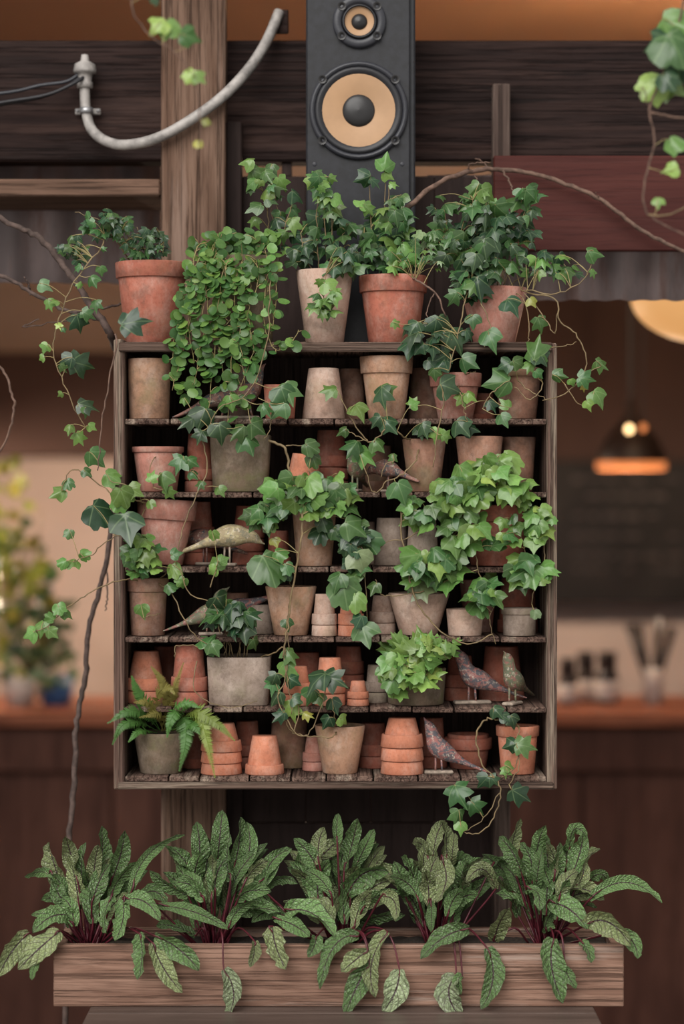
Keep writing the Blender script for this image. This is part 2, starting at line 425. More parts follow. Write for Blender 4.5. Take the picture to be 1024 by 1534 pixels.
for r_, y in enumerate((715, 740, 770, 800, 830, 850)):
    x = 858
    while x < 1010:
        ln = R.uniform(10, 26)
        if R.random() < .8: pxboard('chalk_line', x, y, x + ln, y + R.uniform(4, 8), 4.096, 4.0995, M_chalk, .001, cb)
        x += ln + R.uniform(6, 12)

def lathe_obj(name, prof, mat, parent=None, loc=None, seg=24, smooth=True):
    m = MB(); m.lathe(prof, seg); return mk(name, m, mat, parent, loc, smooth)
def bottle(px, w_, ytop, Y, mat, name, label, jar=False):
    k = K(Y); c = P(px, 0, Y); h = P(0, ytop, Y).z - zt; r = w_ * k * .62
    root = empty(name, (c.x, Y, zt), label, 'bottle' if not jar else 'jar', 'bottles on the bar')
    if jar:
        lathe_obj('body', [(0, 0), (r * .95, 0), (r, .01), (r, h * .85), (r * .9, h * .9), (r * .9, h), (r * .8, h), (r * .8, h * .4), (0, h * .4)], mat, root)
        lathe_obj('lid', [(0, h), (r * .95, h), (r * .95, h + .018), (0, h + .02)], M_lampmetal, root)
    else:
        lathe_obj('body', [(0, 0), (r * .95, 0), (r, .01), (r, h * .55), (r * .92, h * .64), (r * .74, h * .70), (r * .70, h), (0, h)], mat, root)
        lathe_obj('label_band', [(r + .001, h * .08), (r + .0025, h * .085), (r + .0025, h * .50), (r + .001, h * .505)], M_jar, root)
        lathe_obj('cap', [(0, h + .02), (r * .78, h + .02), (r * .78, h - .03), (r * .70, h - .03)], M_lampmetal, root)
bottle(850, 24, 995, 2.85, M_bottle, 'bottle', 'tall dark bottle on the bar closest to the rack')
bottle(877, 26, 985, 2.95, M_bottle, 'bottle', 'dark bottle in the middle of the three on the bar')
bottle(909, 28, 985, 2.9, M_bottle, 'bottle', 'stout dark bottle on the bar nearest the pale vase')
def vase():
    Y = 2.9; c = P(978, 0, Y); k = K(Y); h = P(0, 1000, Y).z - zt; r = 14 * k
    root = empty('vase', (c.x, Y, zt), 'pale cylindrical vase of dark utensils on the bar', 'vase')
    lathe_obj('body', [(0, 0), (r, 0), (r * 1.05, h), (r * .95, h), (r * .9, .02), (0, .02)], M_jar, root)
    for i in range(5):
        m = MB(); a = R.uniform(-.6, .9); d = Vector((math.sin(a) * .6, R.uniform(-.2, .2), 1)); p0 = Vector((0, 0, .02)); m.tube([p0, p0 + d * .1, p0 + d * R.uniform(.22, .28)], .006, .016, 6)
        mk('utensil', m, M_bottle, root, None, True)
vase()
def pendant(px=945, label='dark metal pendant lamp with glowing orange rim over bar', en=14):
    Y = 3.0; c = P(px, 703, Y); k = K(Y); r = 52 * k
    root = empty('pendant_lamp', c, label, 'lamp', 'pendant lamps over the bar')
    lathe_obj('shade', [(r * .97, .02), (r * .98, .05), (r * .8, .10), (r * .45, .15), (r * .18, .19), (r * .12, .24), (0, .25), (0, .24), (r * .10, .23), (r * .16, .18), (r * .42, .14), (r * .77, .09), (r * .95, .045), (r * .94, .02)], M_lampmetal, root, None, 32)
    lathe_obj('lit_rim', [(r * 1.0, 0), (r * 1.0, .026), (r * .97, .026), (r * .97, 0), (r * 1.0, 0)], M_lampband, root, None, 32)
    lathe_obj('bulb', [(0, .03), (.022, .04), (.03, .065), (.022, .09), (.012, .11), (0, .115)], M_bulb, root, None, 12)
    m = MB(); m.tube([(0, 0, .24), (0, 0, 3.25 - c.z)], .005, .005, 6); mk('cord', m, M_cable, root)
    L = bpy.data.lights.new('pendant_light', 'POINT'); L.energy = en; L.color = (1, .78, .58); L.shadow_soft_size = .04
    lo = bpy.data.objects.new('pendant_light', L); link(lo, root); lo.location = (0, 0, -.03)
pendant(945, en=10)
pendant(470, 'added pendant lamp hidden behind the pot rack, lighting the cream wall', 22)  # extra lamp, hidden by the rack, added to brighten the cream wall
pendant(-120, 'added pendant lamp out of view past the foliage, lighting the cream wall', 24)  # extra lamp beyond the view edge, added as fill for the back wall
for i, (px, py) in enumerate(((942, 643), (963, 641))):
    Y = 2.5; c = P(px, py, Y)
    root = empty('globe_bulb', c, ('small warm glowing globe bulb hanging behind the pendant lamp', 'small dim amber bulb hanging behind the pendant lamp')[i], 'bulb')
    lathe_obj('globe', [(0, -.014), (.008, -.011), (.013, 0), (.008, .011), (0, .014)], M_bulb if i == 0 else M_lampband, root, None, 14)
    m = MB(); m.tube([(0, 0, .02), (0, 0, 3.25 - c.z)], .003, .003, 5); mk('cord', m, M_cable, root)
def bowl():
    Y = 1.5; c = P(1062, 515, Y); k = K(Y); r = 118 * k
    root = empty('bowl_lamp', c, 'glowing amber bowl lamp hanging below the corrugated sheet', 'lamp')
    pr = [(r * math.sin(a), r * .62 * (1 - math.cos(a))) for a in [i * math.pi / 2 / 9 for i in range(10)]]
    lathe_obj('bowl_shade', pr + [(x * .97, z + .004) for x, z in pr[::-1]], M_bowl, root, None, 36)
    for a in (0, 2.1, 4.2):
        m = MB(); m.tube([(r * math.cos(a) * .98, r * math.sin(a) * .98, r * .6), (0, 0, 3.25 - c.z)], .003, .003, 5); mk('chain', m, M_cable, root)
    lathe_obj('bulb', [(0, .05), (.025, .06), (.035, .09), (.02, .13), (0, .14)], M_bulb, root, None, 12)
    L = bpy.data.lights.new('bowl_light', 'POINT'); L.energy = 48; L.color = (1, .70, .42); L.shadow_soft_size = .05
    lo = bpy.data.objects.new('bowl_light', L); link(lo, root); lo.location = (0, 0, .22)
bowl()

# ------------------------------------------------------------------ loudspeaker
TIER = [512, 627, 737, 849, 954, 1059, 1163]
TZ = [P(0, y, 0).z for y in TIER]
def speaker():
    Yf = .19; a = P(458, 0, Yf); b = P(622, 0, Yf); zb = TZ[0]; ztop = P(0, -70, Yf).z
    root = empty('loudspeaker', ((a.x + b.x) / 2, Yf, zb), 'tall black loudspeaker with two tan cones behind the potted ivies', 'loudspeaker')
    board('cabinet', (a.x, Yf + .012, zb), (b.x, .375, ztop), M_black, root, .004)
    board('front_baffle', (a.x + .001, Yf, zb + .002), (b.x - .012, Yf + .012, ztop - .002), M_black, root, .003)
    k = K(Yf)
    def driver(nm, px, py, rf, rs, rc, rd):
        c = P(px, py, Yf) - root.location; c.y = 0
        d = bpy.data.objects.new(nm, None); link(d, root); d.location = c
        def l(n, prof, mat, seg=40):
            m = MB(); m.lathe([(r * k, z * k) for r, z in prof], seg, axis='Y'); return mk(n, m, mat, d, None, True)
        l('frame', [(rf, 0), (rf, 5), (rf - 3, 8), (rs + 3, 8), (rs, 6), (rs - 1, 2)], M_frame)
        l('surround', [(rs + 1, 3), (rs - 2, 7.5), (rs - 5, 8), (rc + 3, 6.5), (rc, 4.5)], M_rubber)
        l('cone', [(rc + 1, 5), (rc, 5), (rc * .6, 2.6), (rd - 1, .8)], M_cone)
        l('dust_cap', [(rd + 1, .8), (rd, 2.4), (rd * .85, 4.6), (rd * .5, 6.6), (0.01, 7.4)], M_cap)
        for ang in (40, 140, 220, 320):
            m = MB(); rr = (rf + rs) / 2 + 1; m.lathe([(0.01, 9.5 * k), (2.6 * k, 9.2 * k), (3 * k, 7.5 * k)], 10, axis='Y', org=(rr * k * math.cos(rad(ang)), 0, rr * k * math.sin(rad(ang))))
            mk('screw', m, M_cap, d, None, True)
    driver('woofer', 537, 166, 74, 66, 54, 23.5)
    driver('tweeter', 538, 33, 40, 27, 24.5, 11.5)
    for px in (471, 602):
        c = P(px, 246, Yf) - root.location; m = MB(); m.lathe([(.0005, .001), (2.6 * k, .0015), (3.4 * k, 0)], 12, axis='Y'); mk('grille_socket', m, M_frame, root, (c.x, 0, c.z), True)
speaker()

# ------------------------------------------------------------------ conduit
def conduit():
    Y = .268
    pts = [(127, 118), (127, 140), (129, 168), (138, 195), (160, 212), (190, 217), (235, 207), (285, 180), (335, 143), (375, 100), (400, 60), (418, 18)]
    yy = [.35, .35, .35, .34, .31, .28, .262, .262, .265, .30, .34, .375]
    w_ = [P(x, y, d) for (x, y), d in zip(pts, yy)]
    root = empty('conduit_pipe', P(127, 140, .385), 'weathered grey conduit pipe curving across the post', 'pipe')
    m = MB(); m.tube(spline(w_, 6), .0118, .0125, 12); mkw('pipe', m, M_conduit, root, True)
    m = MB(); c = P(127, 103, .35)
    m.lathe([(0, .034), (.008, .032), (.010, .018), (.024, .010), (.027, -.006), (.026, -.010), (.018, -.012), (.016, -.030), (.0185, -.032), (.0185, -.044), (.014, -.046)], 16, org=c)
    mkw('weatherhead', m, M_conduit, root, True)
    board('clamp', P(112, 162, .36) + Vector((0, .004, 0)), P(150, 171, .36) + Vector((0, .012, 0)), M_conduit, root, .002)
    m = MB(); c = P(129.5, 166, .35); m.lathe([(.0125, -.007), (.0155, -.007), (.0155, .007), (.0125, .007)], 16, org=c); mkw('clamp_band', m, M_steel, root, True)
    for px in (116, 147):
        m = MB(); q = P(px, 166, .363); m.lathe([(.001, .003), (.004, .002), (.0045, 0)], 8, axis='Y', org=q); mkw('screw', m, M_steel, root, True)
    for n, pl in enumerate(([(122, 108), (100, 122), (60, 128), (0, 140), (-160, 150)], [(126, 112), (100, 130), (60, 146), (0, 157), (-160, 190)], [(130, 112), (112, 124), (70, 142), (0, 154), (-160, 180)])):
        m = MB(); m.tube(spline([P(x, y, .345 - .012 * n * (i > 0)) for i, (x, y) in enumerate(pl)], 6), .0042, .0042, 6)
        r_ = mkw('cable', m, M_cable if n else M_frame, root, True)
    # elbow bracket at the upper end
    board('end_bracket', P(412, 14, .372) , P(432, 50, .372) + Vector((0, .012, 0)), M_beam, root, .003)
conduit()

# ------------------------------------------------------------------ rack
DEP = .26
rack = empty('pot_rack', P(500, 1182, 0), 'weathered wooden wall rack of six tiers crowded with pots', 'rack')
for (xa, xb) in ((170, 186), (819, 834)):
    a = P(xa, 508 if xa < 500 else 514, 0); b = P(xb, 1183, 0)
    board('side_board', (a.x, 0, a.z), (b.x, DEP, b.z), M_rackz, rack, .003)
x_in0, x_in1 = P(186.5, 0).x, P(818.5, 0).x
base_b = [186, 247, 310, 372, 437, 500, 563, 623, 690, 755, 819]
for t, (py, z) in enumerate(zip(TIER, TZ)):
    th = (14 if t == 0 else 8) * SC
    if t == 0: bb = [186, 290, 396, 505, 612, 718, 819]
    else: bb = [186] + [x + R.uniform(-12, 12) for x in base_b[1:-1]] + [819]
    for i in range(len(bb) - 1):
        a = P(bb[i] + (.6 if t == 0 else 1.3), 0).x; b = P(bb[i + 1] - (.6 if t == 0 else 1.3), 0).x
        dz = R.uniform(-.0012, 0) if t else 0
        board('plank', (a, R.uniform(0, .004), z - th + dz), (b, DEP - .002, z + dz), M_racky, rack, .0015)
board('bottom_rail', (P(176, 0).x, -.006, P(0, 1182).z), (P(829, 0).x, .012, P(0, 1171.3).z), M_rackx, rack, .003)
board('top_rail', (P(178, 0).x, -.006, P(0, 527).z), (P(826, 0).x, -.0005, P(0, 513).z), M_rackx, rack, .002)
nb = 9
for i in range(nb):
    xa, xb = P(171, 0).x, P(833, 0).x
    a = xa + (xb - xa) * i / nb; b = xa + (xb - xa) * (i + 1) / nb
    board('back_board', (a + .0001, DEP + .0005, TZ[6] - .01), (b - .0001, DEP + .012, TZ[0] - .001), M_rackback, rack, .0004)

# ------------------------------------------------------------------ pots
POTS = {}
def potmesh(rt, rb, h, wall, inv, seg=28, sq=0.0, foot=True):
    fl = lambda z: (h - z) if inv else z
    e = wall * .35
    pr = [(.002, 0), (rb - e, 0), (rb, e), (rt, h - e), (rt - e, h), (rt - wall + e, h), (rt - wall, h - e), (rb - wall, wall), (.002, wall)]
    pr = [(r, fl(z)) for r, z in pr]
    if inv: pr = pr[::-1]
    m = MB(); m.lathe(pr, seg, sq); return m
def rimmesh(rt, h, rh, ex, wall, inv, seg=28, sq=0.0, slope=0.0):
    fl = lambda z: (h - z) if inv else z
    r0 = rt + ex * .85
    pr = [(rt - slope - wall * .3, h - rh), (r0 - slope - .0008, h - rh), (r0 - slope, h - rh + .001), (r0, h - .0012), (r0 - .0012, h + .0006), (rt - wall * .9, h + .0006)]
    pr = [(r, fl(z)) for r, z in pr]
    if inv: pr = pr[::-1]
    m = MB(); m.lathe(pr, seg, sq); return m
def pot(tier, x0, x1, ytop, layer, col, label, inv=False, nar=None, rim=0, stack=1, dz=17, soil=False, sq=0.0, tilt=0.0, key=None, ybot=None, wallf=1.0, Y=None):
    """x0..x1: widest extent in px; nar: narrow-end width ratio; rim: rim height px; stack: pots nested mouth down"""
    wpx = x1 - x0
    r0 = wpx * SC / 2
    if Y is None: Y = {'f': r0 + .012, 'm': .115, 'b': .137 + r0}[layer]
    k = K(Y); c = P((x0 + x1) / 2, 0, Y); zb = TZ[tier]; r = wpx * k / 2
    H = P(0, ytop, Y).z - zb - (stack - 1) * dz * k
    if tier: H = min(H, TZ[tier - 1] - (14 if tier == 1 else 8) * SC - .003 - zb - (stack - 1) * dz * k - (.004 if tilt else 0))
    if nar is None: nar = .74
    if stack > 1: rim = min(rim, dz - 1.2)
    rh = rim * k; ex = (.0035 if rim else 0); wall = max(.0035, r * .085) * wallf
    rt = r - ex; rb = r * nar
    if stack > 1: wall = min(wall, (rt - rb) / H * dz * k * .8)
    out = []
    body = potmesh(rt, rb, H, wall, inv, sq=sq).mesh('flower_pot', TC[col], True)
    rimm = rimmesh(rt, H, rh, ex, wall, inv, sq=sq, slope=(rt - rb) * rh / H * .5).mesh('rim', TC[col], True) if rim else None
    pos = ['bottom', 'top'] if stack == 2 else ['bottom', 'middle', 'top'] if stack == 3 else ['bottom', 'second', 'third', 'top']
    for i in range(stack):
        lab = label if stack == 1 else '%s pot of the %s' % (pos[i], label)
        o = mk('flower_pot', body, None, None, (c.x, Y, zb + i * dz * k + .0003)); meta(o, lab, 'pot', 'clay pots in the rack')
        o.rotation_euler = (0, rad(tilt), R.uniform(-.3, .3) if not sq else 0)
        if tilt: o.location.z += abs(math.sin(rad(tilt))) * rb
        if rim: mk('rim', rimm, None, o)
        out.append(o)
    if soil and not inv:
        m = MB(); zz = H * .9; rs = rb + (rt - rb) * .9 - wall * .9
        m.lathe([(.001, zz + .004), (rs * .5, zz + .003), (rs, zz)], 20, sq); mk('soil', m, M_soil, out[0], None, True)
    if key: POTS[key] = (Vector((c.x, Y, zb + H * .92)), out[0])
    return out

S_ = dict(soil=True)
# top of the rack
pot(0, 172, 283, 395, 'f', 'red', 'large red rimmed pot of dark ivy beside the timber post', nar=.70, rim=23, key='0a', **S_)
pot(0, 322, 418, 386, 'f', 'olive', 'mossy brown pot half buried under round-leaved creeper on rack top', nar=.78, key='0b', **S_)
pot(0, 443, 529, 406, 'f', 'pale', 'tall limed pale pot in front of loudspeaker', nar=.66, key='0c', **S_)
pot(0, 536, 641, 415, 'f', 'red', 'rimmed red pot of bright ivy in front of loudspeaker', nar=.70, rim=24, key='0d', **S_)
pot(0, 690, 790, 432, 'f', 'pink', 'pink clay pot on the rack top under a big tangled ivy', nar=.62, key='0e', **S_)
# first tier
pot(1, 191, 256, 538, 'f', 'buff', 'straight-sided mossy buff pot against the side board, first tier', nar=.92)
pot(1, 343, 380, 550, 'b', 'pale', 'small upturned pale pot behind the long painted bird', inv=True, nar=.85)
pot(1, 395, 444, 577, 'f', 'red', 'plain squarish red pot beside the bird on first tier', nar=.88, sq=6, key='1c', **S_)
pot(1, 452, 517, 552, 'f', 'pale', 'upturned pale weathered pot without a rim, first tier', inv=True, nar=.70)
pot(1, 505, 548, 553, 'b', 'brown', 'brown upturned pot behind the beige rimmed one, first tier', inv=True, nar=.8)
pot(1, 538, 619, 535, 'f', 'buff', 'tall beige pot with deep rim, empty, first tier', nar=.66, rim=25)
pot(1, 610, 664, 552, 'b', 'brown', 'brown upturned pot at the back between two rimmed pots, first tier', inv=True, nar=.78)
pot(1, 642, 722, 560, 'f', 'pink', 'pink rimmed pot of ivy on the first tier', nar=.66, rim=20, key='1h', **S_)
pot(1, 702, 742, 590, 'b', 'red', 'small red upturned pot deep between two ivies, first tier', inv=True, nar=.8, rim=10)
pot(1, 738, 813, 552, 'f', 'brown', 'brown mossy pot of ivy at the lamp end, first tier', nar=.72, rim=13, key='1i', **S_)
# second tier
pot(2, 197, 276, 670, 'f', 'pink', 'wide weathered pink pot by the side board, second tier', nar=.72, rim=8, key='2a', **S_)
pot(2, 276, 322, 650, 'm', 'red', 'upturned red stack behind the square grey pot', inv=True, nar=.74, rim=16, stack=2, dz=18)
pot(2, 315, 406, 652, 'f', 'olive', 'large dark grey-brown pot hanging with ivy above, second tier', nar=.90, sq=5, key='2c', **S_)
pot(2, 424, 482, 682, 'f', 'orange', 'leaning upturned orange pot, second tier', inv=True, nar=.68, rim=18, tilt=5)
pot(2, 468, 522, 645, 'b', 'red', 'upturned stack between orange pot and birds', inv=True, nar=.72, rim=16, stack=3, dz=19)
pot(2, 542, 592, 668, 'b', 'brown', 'brown upturned pot behind the two small birds', Y=.19, inv=True, nar=.74, rim=16)
pot(2, 602, 668, 658, 'f', 'brown', 'brown rimless pot of straggling ivy, second tier', nar=.70, key='2h', **S_)
pot(2, 682, 753, 654, 'f', 'brown', 'bare brown rimless pot above the lush ivy, second tier', nar=.74)
pot(2, 750, 802, 655, 'm', 'brown', 'shadowed brown pot next to the side board, second tier', nar=.80)
# third tier
pot(3, 198, 290, 750, 'f', 'pink', 'tilted pink rimmed pot leaning on the side board', nar=.64, rim=30, tilt=4, key='3a', **S_)
pot(3, 268, 322, 752, 'b', 'red', 'upturned stack behind the tilted pot', inv=True, nar=.74, rim=18, stack=3, dz=19)
pot(3, 347, 397, 758, 'b', 'red', 'upturned stack behind the pale bird', inv=True, nar=.72, rim=18, stack=3, dz=20)
pot(3, 398, 436, 795, 'm', 'red', 'small upturned red pot under the ivy, third tier', inv=True, nar=.76, rim=12)
pot(3, 437, 504, 758, 'f', 'buff', 'beige limed pot holding the spreading ivy, third tier', nar=.78, key='3f', **S_)
pot(3, 518, 568, 782, 'b', 'pale', 'upturned pale stack behind dangling ivy, third tier', inv=True, nar=.72, rim=14, stack=2, dz=16)
pot(3, 560, 612, 776, 'm', 'grey', 'grey-brown upturned rimless pot, third tier', inv=True, nar=.84)
pot(3, 605, 660, 778, 'f', 'grey', 'grey upturned rimmed pot beneath the lush ivy, third tier', inv=True, nar=.74, rim=16)
pot(3, 690, 796, 757, 'f', 'red', 'big red pot overflowing with lush light green ivy', nar=.72, rim=24, key='3j', **S_)
# fourth tier
pot(4, 190, 253, 866, 'f', 'brown', 'brown pot with a line under the rim, fourth tier', nar=.80, rim=20, key='4a', **S_)
pot(4, 335, 376, 888, 'b', 'brown', 'brown upturned pot behind two birds, fourth tier', inv=True, nar=.80, rim=12)
pot(4, 372, 412, 906, 'm', 'grey', 'small grey upturned pot behind the red painted bird', inv=True, nar=.72)
pot(4, 397, 474, 878, 'f', 'buff', 'orange-buff tapering rimless pot, fourth tier', nar=.66, key='4d', **S_)
pot(4, 466, 505, 890, 'f', 'pale', 'small limed stack next to the orange-buff pot', inv=True, nar=.68, rim=16, stack=2, dz=17)
pot(4, 505, 546, 893, 'f', 'orange', 'small orange stack behind drooping ivy leaves', inv=True, nar=.68, rim=16, stack=2, dz=17)
pot(4, 552, 593, 892, 'm', 'pale', 'small stack beside the whitened pot', inv=True, nar=.68, rim=16, stack=2, dz=17)
pot(4, 581, 673, 888, 'f', 'pale', 'whitened tapering pot above the bright green plant', nar=.62, key='4h', **S_)
pot(4, 668, 724, 912, 'f', 'pale', 'small pale pot with orange lip, fourth tier', nar=.88, Y=.05)
pot(4, 688, 744, 868, 'b', 'pink', 'pink pot standing behind the small pale pot', nar=.74, key='4j', **S_)
pot(4, 744, 806, 866, 'b', 'red', 'red upturned pot behind the small grey one, fourth tier', inv=True, nar=.8, rim=18)
pot(4, 750, 805, 911, 'f', 'grey', 'small grey pot with dark lip beside the side board', nar=.88, rim=9, Y=.05)
# fifth tier
pot(5, 188, 250, 975, 'm', 'orange', 'orange stack above the fern', inv=True, nar=.60, rim=18, stack=2, dz=19)
pot(5, 226, 268, 968, 'b', 'red', 'red upturned pot hidden behind the orange stack, fifth tier', inv=True, nar=.76, rim=12, Y=.222)
pot(5, 255, 312, 965, 'f', 'red', 'stack beside the square limed pot', inv=True, nar=.70, rim=20, stack=2, dz=22)
pot(5, 311, 406, 982, 'f', 'grey', 'square limed grey pot of upright ivy, fifth tier', nar=.93, sq=7, key='5c', **S_)
pot(5, 423, 468, 998, 'f', 'orange', 'orange stack under the dangling vine', inv=True, nar=.62, rim=16, stack=2, dz=18)
pot(5, 432, 484, 977, 'b', 'red', 'red upturned pot behind two orange stacks, fifth tier', inv=True, nar=.75, rim=17)
pot(5, 470, 518, 985, 'f', 'orange', 'orange stack next to the tiny stack', inv=True, nar=.66, rim=17, stack=2, dz=19)
pot(5, 498, 546, 968, 'b', 'red', 'tall dark red stack behind the tiny stack', inv=True, nar=.74, rim=18, stack=3, dz=20)
pot(5, 519, 553, 1020, 'f', 'orange', 'tiny orange stack', inv=True, nar=.60, rim=11, stack=2, dz=11)
pot(5, 545, 582, 996, 'm', 'grey', 'greyish stack next to the olive pot', inv=True, nar=.68, rim=15, stack=2, dz=16)
pot(5, 577, 668, 1000, 'f', 'olive', 'dark olive pot under the bright green plant', nar=.92, key='5i', **S_)
pot(5, 664, 714, 982, 'b', 'red', 'red stack behind the brown bird', inv=True, nar=.66, rim=19, stack=2, dz=20)
pot(5, 716, 786, 968, 'b', 'red', 'big red upturned pot behind the two birds, fifth tier', inv=True, nar=.70, rim=16)
# sixth tier
pot(6, 200, 282, 1096, 'f', 'olive', 'dark olive-brown pot of fern, sixth tier', nar=.76, key='6a', **S_)
pot(6, 268, 308, 1095, 'b', 'red', 'red upturned pot in shade behind the fern, sixth tier', inv=True, nar=.8, rim=14)
pot(6, 300, 363, 1083, 'f', 'orange', 'orange stack beside the fern', inv=True, nar=.62, rim=18, stack=3, dz=17)
pot(6, 348, 392, 1080, 'b', 'red', 'red stack behind the lone orange pot', inv=True, nar=.72, rim=16, stack=2, dz=18)
pot(6, 366, 426, 1102, 'f', 'orange', 'lone bright orange upturned pot, sixth tier', inv=True, nar=.62, rim=14)
pot(6, 404, 462, 1074, 'b', 'brown', 'tall dark brown upturned pot, sixth tier', inv=True, nar=.9)
pot(6, 452, 489, 1103, 'm', 'pink', 'small pink and grey stack, sixth tier', inv=True, nar=.62, rim=13, stack=2, dz=14)
pot(6, 471, 547, 1086, 'f', 'buff', 'stained orange-buff pot with a small sprig, sixth tier', nar=.68, key='6h', **S_)
pot(6, 536, 582, 1083, 'b', 'red', 'dark red stack behind the tall orange stack', inv=True, nar=.74, rim=17, stack=2, dz=18)
pot(6, 569, 635, 1075, 'f', 'orange', 'tall bright orange stack', inv=True, nar=.62, rim=20, stack=3, dz=20)
pot(6, 622, 670, 1075, 'b', 'red', 'red stack behind the pink painted bird', inv=True, nar=.70, rim=17, stack=2, dz=18)
def upright_pair():
    Y = .16; k = K(Y); c = P(701, 0, Y); zb = TZ[6]; r = 36.5 * k
    h1 = P(0, 1105, Y).z - zb; body = potmesh(r - .004, r * .74, h1, .004, False).mesh('flower_pot', TC['red'], True); rm = rimmesh(r - .004, h1, 16 * k, .004, .004, False, slope=.001).mesh('rim', TC['red'], True)
    for i in range(2):
        zz = zb + (0 if i == 0 else h1 - .042)
        h = h1; o = mk('flower_pot', body, None, None, (c.x, Y, zz + .0003))
        meta(o, ('lower red rimmed pot of the upright pair beside the bird', 'upper red pot nested in the upright pair, sixth tier')[i], 'pot', 'clay pots in the rack')
        if i: o.scale = (.86, .86, .75)
        mk('rim', rm, None, o)
upright_pair()
pot(6, 742, 808, 1087, 'f', 'orange', 'orange-brown pot of trailing ivy by the side board, sixth tier', nar=.76, rim=15, key='6n', **S_)

# ------------------------------------------------------------------ birds
PERKY = [(30, 84, .6), (25, 80, 2.2), (19, 75, 6.5), (13, 68, 9), (9, 58, 9.5), (4, 48, 12), (-4, 40, 14.5), (-16, 35, 13.5), (-30, 29, 9.5), (-42, 24, 6), (-58, 18, 3.6), (-76, 11, 2.6), (-86, 8, 1.2)]
UPRIGHT = [(47, 82, .6), (43, 78, 2.2), (38, 72, 6), (35, 63, 8), (32, 53, 9.5), (26, 43, 13), (14, 35, 15.5), (-3, 33, 15), (-20, 31, 12), (-38, 26, 8.5), (-58, 16, 5), (-80, 6, 3), (-90, 3, 1.5)]
STEEP = [(20, 86, .6), (17, 81, 2.2), (13, 75, 6), (9, 67, 8.5), (6, 57, 10), (2, 46, 13), (-5, 38, 14), (-16, 31, 12), (-28, 24, 8), (-40, 18, 4.6), (-58, 10, 3.2), (-76, 3, 2.6), (-80, 1.5, 1.2)]
LEVEL = [(60, 36, .6), (55, 38, 2), (47, 43, 6.5), (40, 47, 9), (30, 49, 11), (16, 50, 15.5), (0, 49, 17), (-14, 46, 14), (-28, 41, 9), (-42, 36, 6), (-60, 29, 5), (-78, 23, 4), (-84, 21, 1.5)]
PECK = [(44, 18, .6), (40, 20, 2), (34, 25, 6), (27, 30, 8), (18, 36, 10), (6, 42, 12.5), (-6, 45, 12), (-18, 48, 9), (-28, 52, 6.5), (-40, 56, 5), (-50, 60, 3.5), (-54, 61, 1.2)]
BM = [painted_bird('bird_brown_paint', (.16, .10, .08), (.25, .12, .095), (.07, .075, .085)),
      painted_bird('bird_red_paint', (.26, .10, .09), (.09, .085, .095), (.30, .16, .14)),
      painted_bird('bird_green_paint', (.20, .18, .10), (.13, .14, .09), (.26, .12, .10)),
      painted_bird('bird_cream_paint', (.40, .34, .19), (.30, .24, .14), (.20, .18, .12))]
def bird(tier, px, spine, yaw, size, Y, mat, label, legx=(2, -9), basew=46):
    k = K(Y) * size; c = P(px, 0, Y); root = empty('painted_bird', (c.x, Y, TZ[tier]), label, 'bird figurine', 'painted birds in the rack')
    root.rotation_euler.z = rad(yaw)
    pts = spline([Vector((x * k, 0, z * k)) for x, z, r in spine], 3); rr = [r for r in spline([Vector((r, 0, 0)) for x, z, r in spine], 3)]
    m = MB(); vs = []; fs = []; n = len(pts); sg = 12
    for i, p in enumerate(pts):
        t = (pts[min(i + 1, n - 1)] - pts[max(i - 1, 0)]).normalized(); u = Vector((0, 1, 0)); b = t.cross(u)
        r = max(rr[i].x * 1.1, .4) * k
        tail = 1.0 if spine is None else (1.0 + max(0, (i / n - .72)) * 2.2)
        for q in range(sg):
            a = 2 * math.pi * q / sg; vs.append(p + u * (r * .88 * tail * math.cos(a)) + b * (r / tail * math.sin(a)))
    for i in range(n - 1):
        for q in range(sg):
            q2 = (q + 1) % sg; fs.append((i * sg + q, i * sg + q2, (i + 1) * sg + q2, (i + 1) * sg + q))
    fs += [tuple(range(sg)), tuple((n - 1) * sg + q for q in range(sg))[::-1]]
    m.add(vs, fs); body = mk('body', m, BM[mat], root, None, True)
    hd = spine[3]; top = hd
    for s in (-1, 1):
        m = MB(); m.lathe([(.001, .8 * k), (1.1 * k, .5 * k), (1.3 * k, -.4 * k)], 8, org=(0, 0, 0)); e = mk('eye', m, M_cable, body, (spine[2][0] * k * .96, s * spine[2][2] * k * .82, (spine[2][1] + 1.5) * k), True); e.rotation_euler = (rad(-90 * s), 0, 0)
    zl = min(z - r * .7 for x, z, r in spine if -14 < x < 14)
    for i, lx in enumerate(legx):
        m = MB(); s = (-1, 1)[i] * 3.2 * k
        m.tube([(lx * k, s, 4 * k), (lx * k * .9, s, zl * .5 * k), (lx * k * .8, s * .9, (zl + 6) * k)], 1.5 * k, 1.8 * k, 7); mk('leg', m, BM[mat] if mat != 3 else M_birdbase, root, None, True)
    m = MB(); w2 = basew / 2
    m.bevbox(((-w2 - 2) * k, -9 * k, 0), ((w2 - 4) * k, 9 * k, 5 * k), 1.6 * k); mk('base', m, M_birdbase, root)
bird(1, 350, UPRIGHT, 0, 1.02, .05, 0, 'long grey-brown painted bird perched under the round-leaved creeper', (28, -18), 84)
bird(2, 531, PERKY, -105, .92, .06, 2, 'small painted bird facing outward beside the upturned stack, second tier', (3, -6), 30)
bird(2, 580, LEVEL, 140, .72, .07, 0, 'small brown bird slanting away next to straggling ivy pot', (3, -6), 34)
bird(3, 306, LEVEL, 168, .80, .13, 0, 'dark brown bird behind the pale bird, third tier', (3, -6), 40)
bird(3, 342, LEVEL, -8, .92, .05, 3, 'pale yellow-green bird stooping by red stacks, third tier', (3, -8), 34)
bird(4, 318, PERKY, 8, .86, .06, 2, 'greenish bird with raised beak behind ivy leaves, fourth tier', (2, -10), 44)
bird(4, 358, PECK, 176, .92, .12, 1, 'red painted bird with tail in the air, fourth tier', (4, -6), 36)
